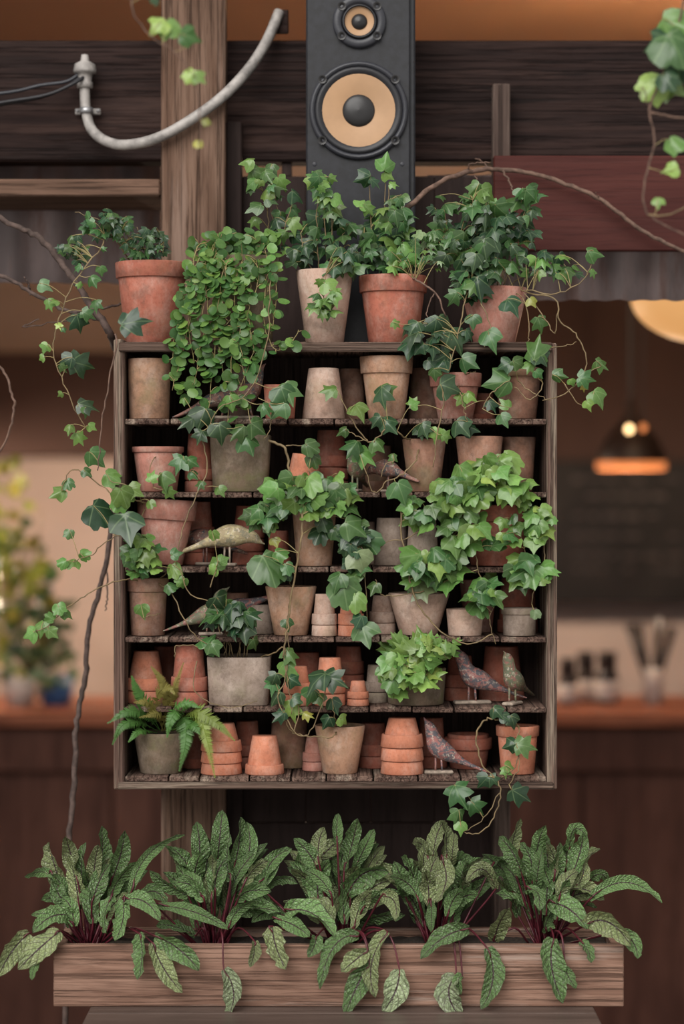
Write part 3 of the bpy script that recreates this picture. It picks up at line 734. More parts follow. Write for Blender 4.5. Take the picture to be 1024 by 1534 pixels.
bird(5, 704, PERKY, 187, 1.0, .075, 1, 'brown-red bird on a long base next to the olive pot', (2, -8), 58)
bird(5, 766, PERKY, -118, .98, .045, 2, 'green-legged bird turned outward at the lamp end, fifth tier', (2, -8), 44)
bird(6, 654, STEEP, 180, .98, .05, 1, 'pink and grey painted bird beside the tall orange stack', (2, -8), 46)

# ------------------------------------------------------------------ planter and bench
PF, PB = -.06, .15
pz0, pz1 = P(0, 1508, PF).z, P(0, 1416, PF).z
px0, px1 = P(80, 0, PF).x, P(934, 0, PF).x
planter = empty('wooden_planter', ((px0 + px1) / 2, (PF + PB) / 2, pz0), 'long wooden planter box of red-veined sorrel on the bench', 'planter')
board('front_board', (px0, PF, pz0), (px1, PF + .022, pz1), M_planter, planter, .002)
board('back_board', (px0, PB - .022, pz0), (px1, PB, pz1), M_planter, planter, .002)
for xa in (px0 + .0002, px1 - .0222):
    board('end_board', (xa, PF + .0225, pz0 + .001), (xa + .022, PB - .0225, pz1 - .002), M_planter, planter, .002)
board('bottom_board', (px0 + .0225, PF + .0225, pz0 + .001), (px1 - .0225, PB - .0225, pz0 + .02), M_planter, planter, .002)
soil = MB(); nx = 60; ny = 8; vs = []; fs = []
for i in range(nx + 1):
    for j in range(ny + 1):
        vs.append((px0 + .023 + (px1 - px0 - .046) * i / nx, PF + .023 + (PB - PF - .046) * j / ny, pz1 - .018 + R.uniform(-.004, .004)))
        if i and j: a = i * (ny + 1) + j; fs.append((a, a - 1, a - ny - 2, a - ny - 1))
soil.add(vs, fs); mkw('soil', soil, M_soil, planter, True)
bx0, bx1 = P(135, 0, PF).x, P(889, 0, PF).x
bench = empty('bench', ((bx0 + bx1) / 2, -.15, 0), 'dark wooden bench under the planter box', 'bench')
for i in range(4):
    ya = -.50 + i * .19
    board('seat_board', (bx0, ya, pz0 - .035), (bx1, ya + .187, pz0 - .0005), M_bench, bench, .003)
for xa in (bx0 + .08, bx1 - .15):
    for ya in (-.46, .17):
        board('leg', (xa, ya, 0), (xa + .07, ya + .07, pz0 - .035), M_bench, bench, .004)
    board('crossbar', (xa + .01, -.39, .15), (xa + .06, .17, .21), M_bench, bench, .003)

# ------------------------------------------------------------------ leaf meshes
def ivy_mesh(name, half, fold, droop, twist, mat, wav=0.0, seed=0):
    r = random.Random(seed)
    out = half + [(-x, y) for x, y in half[::-1] if abs(x) > 1e-6]
    c = (0.0, -.14); n = len(out); vs = []; fs = []
    def zf(x, y, k): return -fold * abs(x) - droop * max(0, y + .1) ** 2 - droop * .5 * min(0, y + .1) ** 2 + twist * x * y + wav * math.sin(11 * x + 7 * y + seed) * k - .5 * fold * x * x
    vs.append((0, c[1], 0))
    for ring, k in enumerate((.5, 1.0)):
        for (x, y) in out:
            xx = c[0] + (x - c[0]) * k; yy = c[1] + (y - c[1]) * k
            if ring == 0: xx *= 1.06
            if ring: xx *= 1 + r.uniform(-.07, .07); yy += r.uniform(-.02, .02)
            vs.append((xx, yy, zf(xx, yy, k)))
    for i in range(n):
        j = (i + 1) % n
        fs.append((0, 1 + j, 1 + i)); fs.append((1 + i, 1 + j, 1 + n + j, 1 + n + i))
    m = MB(); m.add(vs, fs); return m.mesh(name, mat, True)
H5 = [(0, .62), (.07, .46), (.15, .27), (.30, .27), (.50, .27), (.42, .08), (.34, -.06), (.42, -.16), (.46, -.27), (.30, -.36), (.12, -.40), (0, -.33)]
H3 = [(0, .58), (.10, .42), (.20, .22), (.34, .16), (.52, .10), (.50, -.12), (.40, -.30), (.24, -.39), (.10, -.40), (0, -.34)]
HY = [(0, .66), (.06, .44), (.11, .22), (.26, .26), (.40, .34), (.36, .10), (.27, -.08), (.36, -.20), (.32, -.32), (.18, -.38), (.07, -.38), (0, -.33)]
HB = [(0, .50), (.14, .42), (.22, .30), (.34, .34), (.47, .30), (.46, .10), (.50, -.06), (.46, -.26), (.32, -.40), (.14, -.44), (0, -.34)]
LEAF = {'ivy': [], 'young': [], 'broad': []}
for i in range(8):
    LEAF['ivy'].append(ivy_mesh('ivy_leaf', (H5, H3)[i % 2], R.uniform(.1, .65), R.uniform(.1, .9), R.uniform(-.6, .6), M_ivy, R.uniform(.0, .05), i))
    LEAF['young'].append(ivy_mesh('ivy_leaf', (HY, H5)[i % 2], R.uniform(.1, .7), R.uniform(-.2, .8), R.uniform(-.6, .6), M_ivy, .03, i + 20))
    LEAF['broad'].append(ivy_mesh('ivy_leaf', (HB, H3)[i % 2], R.uniform(-.1, .5), R.uniform(.0, .9), R.uniform(-.6, .6), M_ivy, .05, i + 40))
def round_mesh(i):
    vs = [(0, 0, -.03)]; fs = []; n = 10
    cup = R.uniform(-.2, .25)
    for k in (.55, 1.0):
        for q in range(n):
            a = 2 * math.pi * q / n; r = .5 * k * (1 + .07 * math.cos(a * 2)); x, y = r * math.sin(a), r * math.cos(a)
            vs.append((x, y, cup * k * k * .5 - .12 * abs(x) + R.uniform(-.01, .01)))
    for q in range(n):
        q2 = (q + 1) % n; fs += [(0, 1 + q2, 1 + q), (1 + q, 1 + q2, 1 + n + q2, 1 + n + q)]
    m = MB(); m.add(vs, fs); return m.mesh('round_leaf', M_round, True)
LEAF['round'] = [round_mesh(i) for i in range(6)]
TONE = {'dark': (.027, .066, .030), 'mid': (.056, .130, .040), 'bright': (.125, .240, .058), 'lime': (.21, .345, .085), 'grey': (.16, .245, .125), 'creep': (.066, .150, .040), 'creepl': (.14, .26, .06), 'yellow': (.30, .29, .06)}

class Plant:
    def __init__(s, name, label, cat, root, kind='ivy', group=None):
        s.root = Vector(root); s.e = empty(name, s.root, label, cat, group); s.kind = kind; s.st = MB(); s.vp = []; s.count = 0
    def leaf(s, c, size, ang, tone, kind=None, front=None, stalk_to=None, jitter=1.0):
        """c world point of the blade middle; size metres; ang: 0 tip down, 90 tip right, 180 tip up"""
        kind = kind or s.kind
        if front is None: front = Vector((R.uniform(-.8, .8), -1, R.uniform(-.25, 1.7)))
        n = (front + Vector((R.gauss(0, .3), R.gauss(0, .15), R.gauss(0, .3))) * jitter).normalized()
        t = Vector((math.sin(rad(ang)), 0, -math.cos(rad(ang)))); t = (t - n * t.dot(n)).normalized()
        b = t.cross(n)
        sx = size * R.uniform(.92, 1.08); sy = size * R.uniform(.92, 1.12)
        M = Matrix(((b.x * sx, t.x * sy, n.x * sx, c.x - s.root.x), (b.y * sx, t.y * sy, n.y * sx, c.y - s.root.y), (b.z * sx, t.z * sy, n.z * sx, c.z - s.root.z), (0, 0, 0, 1)))
        o = bpy.data.objects.new('leaf', R.choice(LEAF[kind])); link(o, s.e); o.matrix_basis = M
        tc = TONE[tone]; v = R.uniform(.75, 1.3); h = R.uniform(-.15, .25)
        o.color = (tc[0] * v * (1 + h), tc[1] * v, tc[2] * v * (1 - .3 * h), 1)
        base = c - t * (sy * (.33 if kind != 'round' else .45))
        s.count += 1
        if stalk_to is not None:
            d = stalk_to - base; mid = base.lerp(stalk_to, .45) + Vector((0, -.004, -d.length * .12 if d.z > 0 else d.length * .10))
            s.st.tube(spline([base, mid, stalk_to], 3), .0007, .0011, 4, False)
        return base
    def near(s, p):
        best = None; bd = 1e9
        for q in s.vp:
            d = (q - p).length + max(0, q.z - p.z) * .3
            if d < bd: bd, best = d, q
        return best, bd
    def vine(s, pts, r=1.3, leaves=0, size=20, tone='mid', mat=None, name='vine', kind=None, spread=14, Y=None, ang=None, per=6):
        """pts: (px, py) or (px, py, Y)"""
        w_ = [P(p[0], p[1], p[2] if len(p) > 2 else Y) for p in pts]; c = spline(w_, per)
        for i in range(1, len(c) - 1): c[i] = c[i] + Vector((R.gauss(0, .0012), R.gauss(0, .0012), R.gauss(0, .0012)))
        m = MB(); m.tube(c, r * SC, r * SC * .6, 5); mkw(name, m, mat or M_stem, s.e, True); s.vp += c
        L = len(c) - 1
        for i in range(leaves):
            f = (i + R.uniform(.2, .8)) / leaves * L; q = c[int(f)].lerp(c[min(int(f) + 1, L)], f % 1)
            sd = 1 if i % 2 else -1
            off = Vector((sd * R.uniform(.4, 1.1) * spread * SC, -R.uniform(.0, .8) * spread * SC, R.uniform(-.5, .7) * spread * SC))
            s.leaf(q + off, size * SC * R.uniform(.65, 1.2), (ang if ang is not None else sd * R.uniform(10, 75)) + R.uniform(-25, 25), tone if isinstance(tone, str) else R.choice(tone), kind, stalk_to=q)
        return c
    def cluster(s, cx, cy, rx, ry, n, size, tone, Y, dY=.03, kind=None, up=False):
        cw = P(cx, cy, Y)
        for i in range(n):
            a = i * 2.399 + R.random(); rr = math.sqrt((i + .5) / n) * R.uniform(.85, 1.08)
            px, py = cx + rx * rr * math.cos(a), cy + ry * rr * math.sin(a)
            c = P(px, py, Y + R.uniform(-dY, dY) - .02 * (1 - rr))
            q, d = s.near(c) if s.vp else (s.root, (c - s.root).length)
            if d > 90 * SC: q = c.lerp(q, 80 * SC / d) + Vector((0, .012, -.005))
            dx = math.cos(a) * rr
            ang = dx * 70 + R.uniform(-35, 35) if not up else 180 - dx * 80 + R.uniform(-40, 40)
            s.leaf(c, size * SC * R.uniform(.62, 1.2), ang, tone if isinstance(tone, str) else R.choice(tone), kind, stalk_to=q)
    def leaves(s, lst, Y):
        """(px, py, size, ang, tone[, dY])"""
        for l in lst:
            c = P(l[0], l[1], Y + (l[5] if len(l) > 5 else R.uniform(-.012, .012)))
            q, d = s.near(c) if s.vp else (s.root, (c - s.root).length)
            if d > 60 * SC: q = c.lerp(q, 40 * SC / d) + Vector((0, .012, 0))
            s.leaf(c, l[2] * SC, l[3], l[4], stalk_to=q, front=Vector((R.uniform(-.35, .35), -1, R.uniform(-.05, .6))), jitter=.6)
    def done(s):
        if s.st.v: meta(mkw('leaf_stalks', s.st, M_petiole, s.e, True), kind='stuff')
def pr(key): return POTS[key][0]
G = 'ivies in the pot rack'

def plants():
    # --- ivy beside the post
    p = Plant('ivy_plant', 'dark bushy ivy in the large red pot, trailing over the rack side', 'plant', pr('0a'), 'ivy', G); Y = pr('0a').y
    for a in ((205, 340), (222, 352), (240, 350), (185, 345), (250, 355)):
        p.vine([(226 + R.uniform(-22, 22), 398, Y), ((226 + a[0]) / 2, 372, Y), (a[0], a[1], Y - .02)], 1.1)
    p.vine([(205, 398, Y), (185, 355, Y - .03), (150, 330, Y - .06), (112, 318, Y - .06)], 1.2)
    p.vine([(200, 398, Y), (165, 350, Y - .05), (150, 372, Y - .09), (112, 420, -.03), (92, 470, -.04), (80, 525, -.04), (100, 585, -.04), (128, 640, -.04)], 1.4, 12, 15, ('mid', 'bright'), M_stem, spread=12)
    p.vine([(172, 500, -.02), (173, 520, -.03), (158, 600, -.04), (150, 660, -.04), (146, 705, -.04)], 1.5, 0, 16, 'mid', M_bark)
    p.cluster(218, 366, 36, 25, 46, 17, ('dark', 'dark', 'mid'), Y - .03, .045)
    p.cluster(160, 336, 40, 20, 30, 18, ('dark', 'mid'), Y - .06, .03)
    p.cluster(112, 376, 24, 22, 18, 15, ('dark', 'mid'), Y - .07, .03)
    p.leaves([(66, 428, 24, 60, 'grey'), (73, 455, 20, 20, 'bright'), (118, 482, 32, 20, 'dark'), (130, 470, 24, 60, 'mid'), (196, 483, 44, 100, 'dark', -.1), (120, 545, 44, 80, 'dark'), (100, 540, 26, -60, 'dark'), (128, 607, 32, 80, 'dark'),
              (68, 520, 18, -40, 'bright'), (62, 537, 14, -70, 'bright'), (104, 642, 18, -10, 'bright'), (118, 655, 24, 30, 'bright'), (137, 640, 16, 60, 'bright'), (142, 686, 34, 40, 'mid'), (88, 487, 14, 20, 'lime'), (138, 420, 24, 30, 'mid'), (143, 455, 22, 0, 'mid'), (150, 405, 18, 0, 'mid')], -.04)
    p.done()
    # --- round-leaved creeper
    p = Plant('creeping_plant', 'mass of small round-leaved creeper cascading from the rack top', 'plant', pr('0b'), 'round'); Y = -.015
    st = [[(350, 385, .08), (318, 395, .0), (292, 450, Y), (270, 540, Y), (258, 585, Y)], [(345, 380, .08), (305, 380, .02), (280, 430, Y), (262, 500, Y), (258, 560, Y)], [(350, 380, .07), (335, 400, -.01), (325, 470, Y), (318, 560, Y), (310, 628, Y)],
          [(360, 380, .07), (355, 410, -.01), (350, 480, Y), (346, 570, Y), (340, 640, Y)], [(375, 382, .07), (375, 420, -.01), (372, 480, Y), (378, 530, Y), (350, 600, Y)], [(385, 382, .07), (398, 420, -.01), (395, 470, Y), (408, 520, Y), (432, 520, Y), (447, 494, Y)],
          [(390, 384, .07), (412, 410, .0), (412, 460, Y), (405, 500, Y)], [(340, 375, .07), (300, 365, .03), (285, 420, Y), (268, 470, Y), (275, 530, Y)], [(345, 375, .07), (320, 385, .0), (305, 450, Y), (298, 530, Y), (285, 600, Y)],
          [(355, 378, .07), (340, 395, -.01), (335, 440, Y), (330, 500, Y), (335, 570, Y)], [(365, 380, .07), (362, 400, -.01), (362, 450, Y), (360, 510, Y), (366, 575, Y)], [(345, 372, .07), (315, 375, .01), (300, 420, Y), (282, 480, Y), (290, 545, Y)],
          [(355, 375, .07), (330, 360, .03), (312, 400, Y), (312, 470, Y), (330, 530, Y)], [(370, 378, .07), (385, 395, .0), (382, 440, Y), (345, 480, Y), (300, 505, Y)], [(375, 378, .07), (390, 365, .03), (402, 395, .0), (400, 440, Y)]]
    for q in st: p.vine(q, .9, 16, 16.5, ('creep', 'creep', 'creepl'), M_petiole, spread=11)
    p.cluster(350, 368, 52, 22, 38, 16, ('creep', 'creepl'), .05, .05)
    prof = [(345, 300, 415), (380, 282, 420), (420, 276, 372), (470, 262, 366), (500, 256, 392), (550, 252, 395), (600, 262, 385), (640, 305, 385)]
    for tn, cnt in (('creep', 230), ('creepl', 140)):
        mb = MB()
        for i in range(cnt):
            y = 345 + 200 * R.random() if i % 9 else R.uniform(520, 615)
            for a, b in zip(prof, prof[1:]):
                if a[0] <= y <= b[0]: f = (y - a[0]) / (b[0] - a[0]); x = R.uniform(a[1] + (b[1] - a[1]) * f, a[2] + (b[2] - a[2]) * f)
            Yd = (.05 if y < 390 else -.008) + R.uniform(-.022, .012); c = P(x, y, Yd)
            n = Vector((R.uniform(-.9, .9), -1, R.uniform(-.2, 1.6))).normalized(); u = n.orthogonal().normalized(); b2 = n.cross(u); me = R.choice(LEAF['round']); sz = R.uniform(11, 18) * SC
            mb.add([c + u * (v.co.x * sz) + b2 * (v.co.y * sz) + n * (v.co.z * sz) for v in me.vertices], [tuple(q.vertices) for q in me.polygons])
        o = mkw('leaf_mass', mb, M_round, p.e, True); meta(o, kind='stuff'); o.color = (*TONE[tn], 1)
    p.done()
    # --- tall ivy behind the creeper
    p = Plant('ivy_plant', 'tall leggy ivy rising behind the round-leaved creeper', 'plant', pr('0b') + Vector((.055, .01, 0)), 'ivy', G); Y = .10
    p.vine([(405, 400, Y), (402, 350, Y), (398, 295, Y), (374, 243, Y)], 1.2); p.vine([(412, 400, Y), (410, 340, Y), (400, 270, Y)], 1.1); p.vine([(415, 402, Y), (425, 350, Y - .02), (440, 300, Y - .02)], 1.0); p.vine([(414, 402, Y), (425, 360, Y), (412, 300, Y)], 1.0)
    p.vine([(410, 400, .06), (405, 420, -.02), (398, 520, -.035), (370, 590, -.04), (330, 610, -.04), (312, 640, -.04)], 1.1)
    p.leaves([(370, 240, 30, -90, 'bright'), (386, 258, 32, 70, 'mid'), (376, 275, 26, -60, 'bright'), (412, 278, 30, 80, 'mid'), (400, 262, 28, 30, 'mid'), (405, 300, 24, 70, 'mid'), (382, 310, 28, -60, 'mid'), (445, 292, 30, 60, 'dark'), (414, 333, 28, 20, 'dark'), (438, 335, 32, 10, 'bright'), (424, 352, 24, -40, 'mid'), (428, 375, 18, 20, 'bright'), (440, 315, 24, 40, 'mid'), (380, 330, 22, -30, 'bright')], Y - .03)
    p.leaves([(303, 624, 38, -20, 'dark'), (283, 630, 32, -50, 'dark'), (330, 647, 36, 10, 'dark'), (345, 602, 28, 10, 'bright'), (372, 663, 38, 20, 'mid'), (358, 645, 30, -40, 'mid'), (385, 640, 34, 60, 'mid'), (300, 652, 26, -20, 'dark'), (398, 612, 24, 30, 'mid'), (425, 592, 40, 20, 'mid'), (418, 612, 34, -40, 'mid')], -.045)
    p.cluster(400, 275, 30, 28, 9, 24, ('mid', 'bright'), Y, .03); p.cluster(425, 350, 22, 30, 8, 22, ('dark', 'mid'), Y, .02); p.done()
    # --- ivy of the pale pot
    p = Plant('ivy_plant', 'upright ivy in the tall pale pot, bright sprig hanging over its front', 'plant', pr('0c'), 'ivy', G); Y = pr('0c').y
    for q in ([(478, 408), (474, 350), (478, 268)], [(490, 408), (486, 340), (484, 290)], [(495, 408), (497, 340), (492, 300)], [(500, 408), (515, 370), (530, 345)], [(470, 410), (455, 380), (450, 350)], [(480, 410), (500, 372), (522, 340)]): p.vine([(x, y, Y) for x, y in q], 1.1)
    p.vine([(490, 405, Y), (488, 412, -.01), (485, 450, -.015), (482, 472, -.015)], 1.0)
    p.cluster(480, 272, 18, 20, 12, 24, ('bright', 'bright', 'mid'), Y - .03, .03); p.cluster(488, 300, 26, 16, 9, 28, ('mid', 'bright'), Y, .04)
    p.cluster(492, 350, 44, 34, 24, 27, ('dark', 'dark', 'mid'), Y + .0, .05); p.cluster(455, 385, 24, 18, 8, 30, 'dark', Y, .03); p.cluster(512, 395, 28, 22, 16, 24, ('mid', 'bright', 'dark'), Y - .05, .03)
    p.cluster(486, 448, 26, 28, 14, 25, ('bright', 'bright', 'mid'), -.03, .012); p.done()
    # --- ivy of the rimmed red pot
    p = Plant('ivy_plant', 'fresh green ivy in the rimmed red pot before the loudspeaker', 'plant', pr('0d'), 'ivy', G); Y = pr('0d').y
    for q in ([(575, 414), (556, 340), (552, 275)], [(583, 414), (577, 340), (577, 248)], [(588, 414), (582, 350), (582, 280)], [(600, 414), (620, 380), (650, 372)], [(595, 414), (600, 360), (605, 320)], [(575, 414), (555, 390), (545, 350)]): p.vine([(x, y, Y) for x, y in q], 1.1)
    p.vine([(605, 414, Y), (625, 420, .0), (652, 440, -.02), (668, 475, -.02)], 2.0, 0, 20, 'mid', M_bark); p.vine([(650, 440, -.02), (640, 460, -.02), (640, 478, -.03)], 1.2, 0, 1, 'mid', M_bark)
    p.leaves([(546, 267, 30, -70, 'dark'), (560, 272, 20, 50, 'dark'), (577, 244, 34, 170, 'bright'), (581, 262, 22, 60, 'bright'), (588, 276, 16, 90, 'bright'), (541, 305, 24, 150, 'lime'), (550, 312, 24, 40, 'bright')], Y - .02)
    p.cluster(588, 322, 28, 28, 18, 27, ('bright', 'mid'), Y - .02, .04); p.cluster(580, 368, 48, 36, 34, 27, ('mid', 'mid', 'bright', 'dark'), Y - .02, .05); p.cluster(545, 385, 26, 22, 12, 24, ('dark', 'mid'), Y - .03, .03)
    p.cluster(642, 375, 38, 28, 26, 20, ('grey', 'bright', 'mid'), Y - .06, .03, 'young'); p.cluster(600, 395, 30, 14, 14, 22, ('mid', 'bright'), Y - .06, .02)
    p.leaves([(592, 485, 16, 60, 'bright')], -.02); p.done()
    # --- big tangled ivy
    p = Plant('ivy_plant', 'big tangled dark ivy on the rack top by the red board', 'plant', pr('0e'), 'ivy', G); Y = pr('0e').y
    for q in ([(730, 432), (715, 380), (708, 300)], [(735, 432), (740, 370), (752, 320)], [(745, 432), (755, 360), (785, 292)], [(752, 432), (770, 380), (790, 300)], [(728, 432), (700, 380), (668, 350)], [(740, 432), (730, 380), (728, 320)], [(755, 432), (790, 410), (840, 390)], [(722, 432), (695, 400), (690, 350)], [(748, 432), (758, 400), (765, 350)], [(738, 432), (728, 410), (712, 360)], [(750, 432), (752, 390), (748, 340)]): p.vine([(x, y, Y - .01) for x, y in q], 1.2)
    p.vine([(760, 430, Y), (800, 440, .0), (833, 450, -.03), (838, 480, -.03), (862, 500, -.03), (878, 535, -.03), (872, 562, -.03), (845, 590, -.03), (812, 600, -.03)], 1.4)
    p.vine([(790, 435, .0), (832, 440, -.02), (872, 420, -.03), (885, 395, -.03), (892, 378, -.03)], 1.2)
    p.vine([(872, 562, -.03), (900, 548, -.03)], .9); p.vine([(845, 575, -.03), (862, 602, -.03), (885, 610, -.03)], .9); p.vine([(820, 520, -.02), (850, 518, -.02), (863, 512, -.02)], 1.0)
    p.vine([(785, 440, .0), (812, 470, -.02), (830, 500, -.03), (834, 470, -.03)], 1.1)
    p.vine([(722, 432, Y), (700, 440, .0), (690, 480, -.02), (680, 520, -.03), (672, 555, -.03)], 1.3); p.vine([(730, 432, Y), (720, 450, -.01), (735, 490, -.02), (725, 520, -.03)], 1.1); p.vine([(758, 432, Y), (785, 450, -.01), (792, 490, -.02), (790, 512, -.02)], 1.1)
    p.cluster(715, 302, 28, 22, 15, 28, ('mid', 'bright'), Y, .03); p.cluster(789, 291, 20, 10, 7, 36, 'mid', Y - .02, .02); p.cluster(735, 345, 58, 40, 46, 31, ('dark', 'dark', 'mid'), Y - .02, .06)
    p.cluster(730, 395, 48, 34, 24, 32, ('dark', 'dark', 'mid'), Y - .07, .03); p.cluster(822, 398, 46, 24, 22, 24, ('dark', 'mid', 'bright'), Y - .06, .04); p.cluster(665, 360, 28, 26, 14, 26, ('mid', 'dark'), Y - .03, .03); p.cluster(790, 345, 22, 34, 12, 26, ('dark', 'mid'), Y - .02, .03)
    p.cluster(662, 320, 22, 26, 9, 26, ('mid', 'dark'), Y, .03); p.cluster(705, 425, 34, 26, 16, 27, ('dark', 'mid', 'dark'), Y - .08, .02); p.cluster(690, 380, 34, 30, 12, 28, ('mid', 'dark'), Y - .06, .03); p.cluster(640, 505, 36, 24, 10, 30, 'dark', -.03, .015)
    p.leaves([(620, 490, 32, -30, 'dark'), (660, 488, 44, 10, 'dark'), (682, 508, 46, 30, 'dark'), (614, 520, 36, -10, 'dark'), (662, 535, 34, -60, 'dark'), (702, 500, 22, 40, 'dark'), (734, 506, 38, 20, 'mid'), (708, 480, 24, 0, 'mid'), (766, 455, 36, 30, 'dark'), (716, 428, 42, 10, 'dark'), (700, 542, 30, 60, 'mid'), (650, 560, 22, 0, 'mid'), (797, 451, 20, 30, 'yellow'), (808, 484, 28, 20, 'mid'), (680, 445, 28, -30, 'mid')], -.03)
    p.leaves([(890, 378, 28, 80, 'mid'), (888, 408, 16, 30, 'bright'), (900, 545, 26, 60, 'mid'), (875, 567, 30, 80, 'mid'), (896, 594, 34, 30, 'bright'), (880, 606, 20, 20, 'bright'), (836, 563, 24, 80, 'mid'), (856, 573, 14, 20, 'bright'), (874, 580, 12, 0, 'yellow')], -.04); p.done()
    # --- first tier
    p = Plant('ivy_plant', 'ivy of the pink rimmed pot trailing down past the second tier', 'plant', pr('1h'), 'ivy', G); Y = -.02
    p.vine([(668, 565, .05), (660, 570, -.01), (664, 600, Y), (655, 650, Y), (648, 700, Y)], 1.4); p.vine([(680, 562, .05), (690, 590, -.01), (694, 610, Y), (700, 632, Y)], 1.0); p.vine([(690, 562, .05), (700, 560, -.01), (712, 556, Y)], 1.0)
    p.leaves([(671, 580, 42, 70, 'dark'), (692, 597, 24, 20, 'bright'), (706, 592, 24, 50, 'bright'), (690, 638, 34, 40, 'dark'), (705, 640, 26, 70, 'dark'), (735, 606, 22, 30, 'dark'), (632, 645, 26, 0, 'dark'), (653, 650, 26, -10, 'lime'), (668, 653, 22, 80, 'bright'), (618, 603, 20, -150, 'bright'), (660, 545, 30, -30, 'dark'), (645, 545, 24, 40, 'dark')], Y); p.done()
    p = Plant('ivy_plant', 'ivy with upright leaf in the brown mossy pot, first tier', 'plant', pr('1i'), 'ivy', G)
    p.vine([(800, 556, .05), (802, 530, .0), (803, 515, -.02)], 1.1); p.vine([(790, 556, .05), (812, 575, -.02), (795, 598, -.03), (770, 580, -.02)], 1.1); p.vine([(770, 556, .05), (755, 575, -.01), (735, 590, -.02), (722, 612, -.03)], 1.1); p.vine([(775, 570, .0), (800, 590, -.02), (825, 600, -.03)], 1.0)
    p.leaves([(802, 525, 42, 170, 'mid'), (812, 535, 32, 40, 'dark'), (748, 573, 44, -80, 'mid'), (757, 546, 26, -70, 'dark'), (776, 545, 26, 60, 'mid'), (793, 548, 20, -20, 'bright'), (757, 605, 22, -140, 'bright'), (753, 628, 24, 30, 'mid'), (806, 560, 18, 40, 'mid')], -.03); p.done()
    p = Plant('ivy_plant', 'two-leaved ivy sprig in the squarish red pot', 'plant', pr('1c'), 'ivy', G)
    p.vine([(418, 580, .03), (410, 600, -.02), (405, 640, -.03), (395, 658, -.03)], .9); p.vine([(420, 580, .03), (428, 575, .0), (432, 570, -.01)], .9); p.leaves([(430, 585, 40, 20, 'mid')], -.03); p.done()
    # --- second tier
    p = Plant('ivy_plant', 'straggling ivy in front of the two small birds', 'plant', pr('2h'), 'ivy', G); Y = -.025
    p.vine([(620, 662, .04), (600, 652, -.01), (582, 640, Y), (566, 655, Y), (552, 662, Y), (530, 635, Y), (512, 600, Y)], 1.4); p.vine([(552, 662, Y), (530, 650, Y), (518, 645, Y)], 1.0); p.vine([(630, 662, .04), (622, 690, -.01), (600, 712, Y), (578, 722, Y), (560, 738, Y), (545, 700, Y)], 1.3); p.vine([(590, 690, Y), (575, 700, Y), (570, 715, Y)], 1.0)
    p.leaves([(494, 583, 30, -80, 'bright'), (537, 613, 34, 20, 'bright'), (512, 646, 20, -60, 'mid'), (530, 668, 34, -30, 'mid'), (545, 682, 34, 50, 'bright'), (567, 665, 28, 40, 'mid'), (582, 635, 32, 40, 'dark'), (564, 630, 24, -40, 'dark'), (571, 590, 34, 10, 'dark'), (582, 580, 26, 110, 'mid'), (620, 605, 20, 120, 'bright'), (634, 642, 30, 20, 'dark'), (588, 685, 16, 0, 'mid'), (600, 735, 40, 20, 'mid', -.04)], Y); p.done()
    p = Plant('ivy_plant', 'small ivy creeping out of the wide pink pot, second tier', 'plant', pr('2a'), 'ivy', G)
    p.vine([(255, 675, .04), (270, 690, -.01), (285, 700, -.02), (300, 720, -.02)], 1.0); p.vine([(300, 650, -.02), (310, 700, -.02), (295, 740, -.025), (275, 790, -.03), (265, 830, -.03)], 1.3); p.vine([(240, 675, .04), (225, 700, -.01), (230, 730, -.02)], .9)
    p.leaves([(270, 692, 34, -20, 'mid'), (288, 692, 22, 60, 'mid'), (243, 720, 32, 10, 'mid'), (227, 715, 20, 170, 'bright'), (253, 738, 22, 30, 'bright'), (290, 710, 18, 40, 'mid'), (330, 735, 18, 30, 'bright'), (300, 725, 18, -20, 'mid'), (276, 600, 14, 0, 'bright')], -.03); p.done()
    p = Plant('ivy_plant', 'ivy with large dark leaf trailing out of the tilted pot', 'plant', pr('3a'), 'broad', G); Y = -.03
    p.vine([(225, 755, .04), (205, 750, -.01), (170, 742, Y), (130, 712, Y), (105, 705, Y), (92, 735, Y)], 1.3); p.vine([(220, 757, .04), (200, 790, -.01), (160, 810, Y), (140, 830, Y), (110, 842, Y)], 1.1); p.vine([(215, 757, .04), (195, 730, Y), (165, 720, Y)], 1.0)
    p.leaves([(190, 788, 54, 10, 'dark', -.05), (150, 770, 48, 40, 'dark'), (168, 715, 30, 60, 'bright'), (185, 745, 38, 20, 'bright'), (200, 735, 28, 60, 'bright'), (175, 755, 30, -20, 'bright'), (88, 738, 28, -60, 'bright'), (102, 725, 22, 20, 'mid'), (130, 707, 20, 50, 'mid'), (103, 800, 18, -10, 'mid'), (108, 843, 24, -20, 'bright'), (126, 833, 22, 60, 'bright'), (93, 843, 18, -60, 'bright'), (225, 755, 16, 20, 'bright')], Y)
    p.done()
    # --- fourth tier
    p = Plant('ivy_plant', 'ivy of the brown pot, a long runner reaching out past the rack side', 'plant', pr('4a'), 'broad', G); Y = -.03
    p.vine([(215, 872, .04), (190, 868, -.01), (150, 880, Y), (115, 900, Y), (92, 918, Y), (72, 938, Y), (50, 945, Y)], 1.2); p.vine([(232, 870, .04), (255, 885, -.01), (272, 920, Y), (290, 950, Y), (310, 965, Y)], 1.2); p.vine([(235, 870, .04), (265, 850, -.02), (285, 890, Y), (320, 905, Y), (330, 950, Y)], 1.1); p.vine([(315, 880, Y), (322, 860, Y), (326, 843, Y)], 1.0); p.vine([(220, 870, .04), (215, 840, .0), (212, 800, Y)], 1.1); p.vine([(240, 920, -.02), (222, 922, Y), (215, 925, Y)], .9)
    p.cluster(212, 832, 28, 30, 22, 26, ('mid', 'mid', 'bright'), -.03, .02)
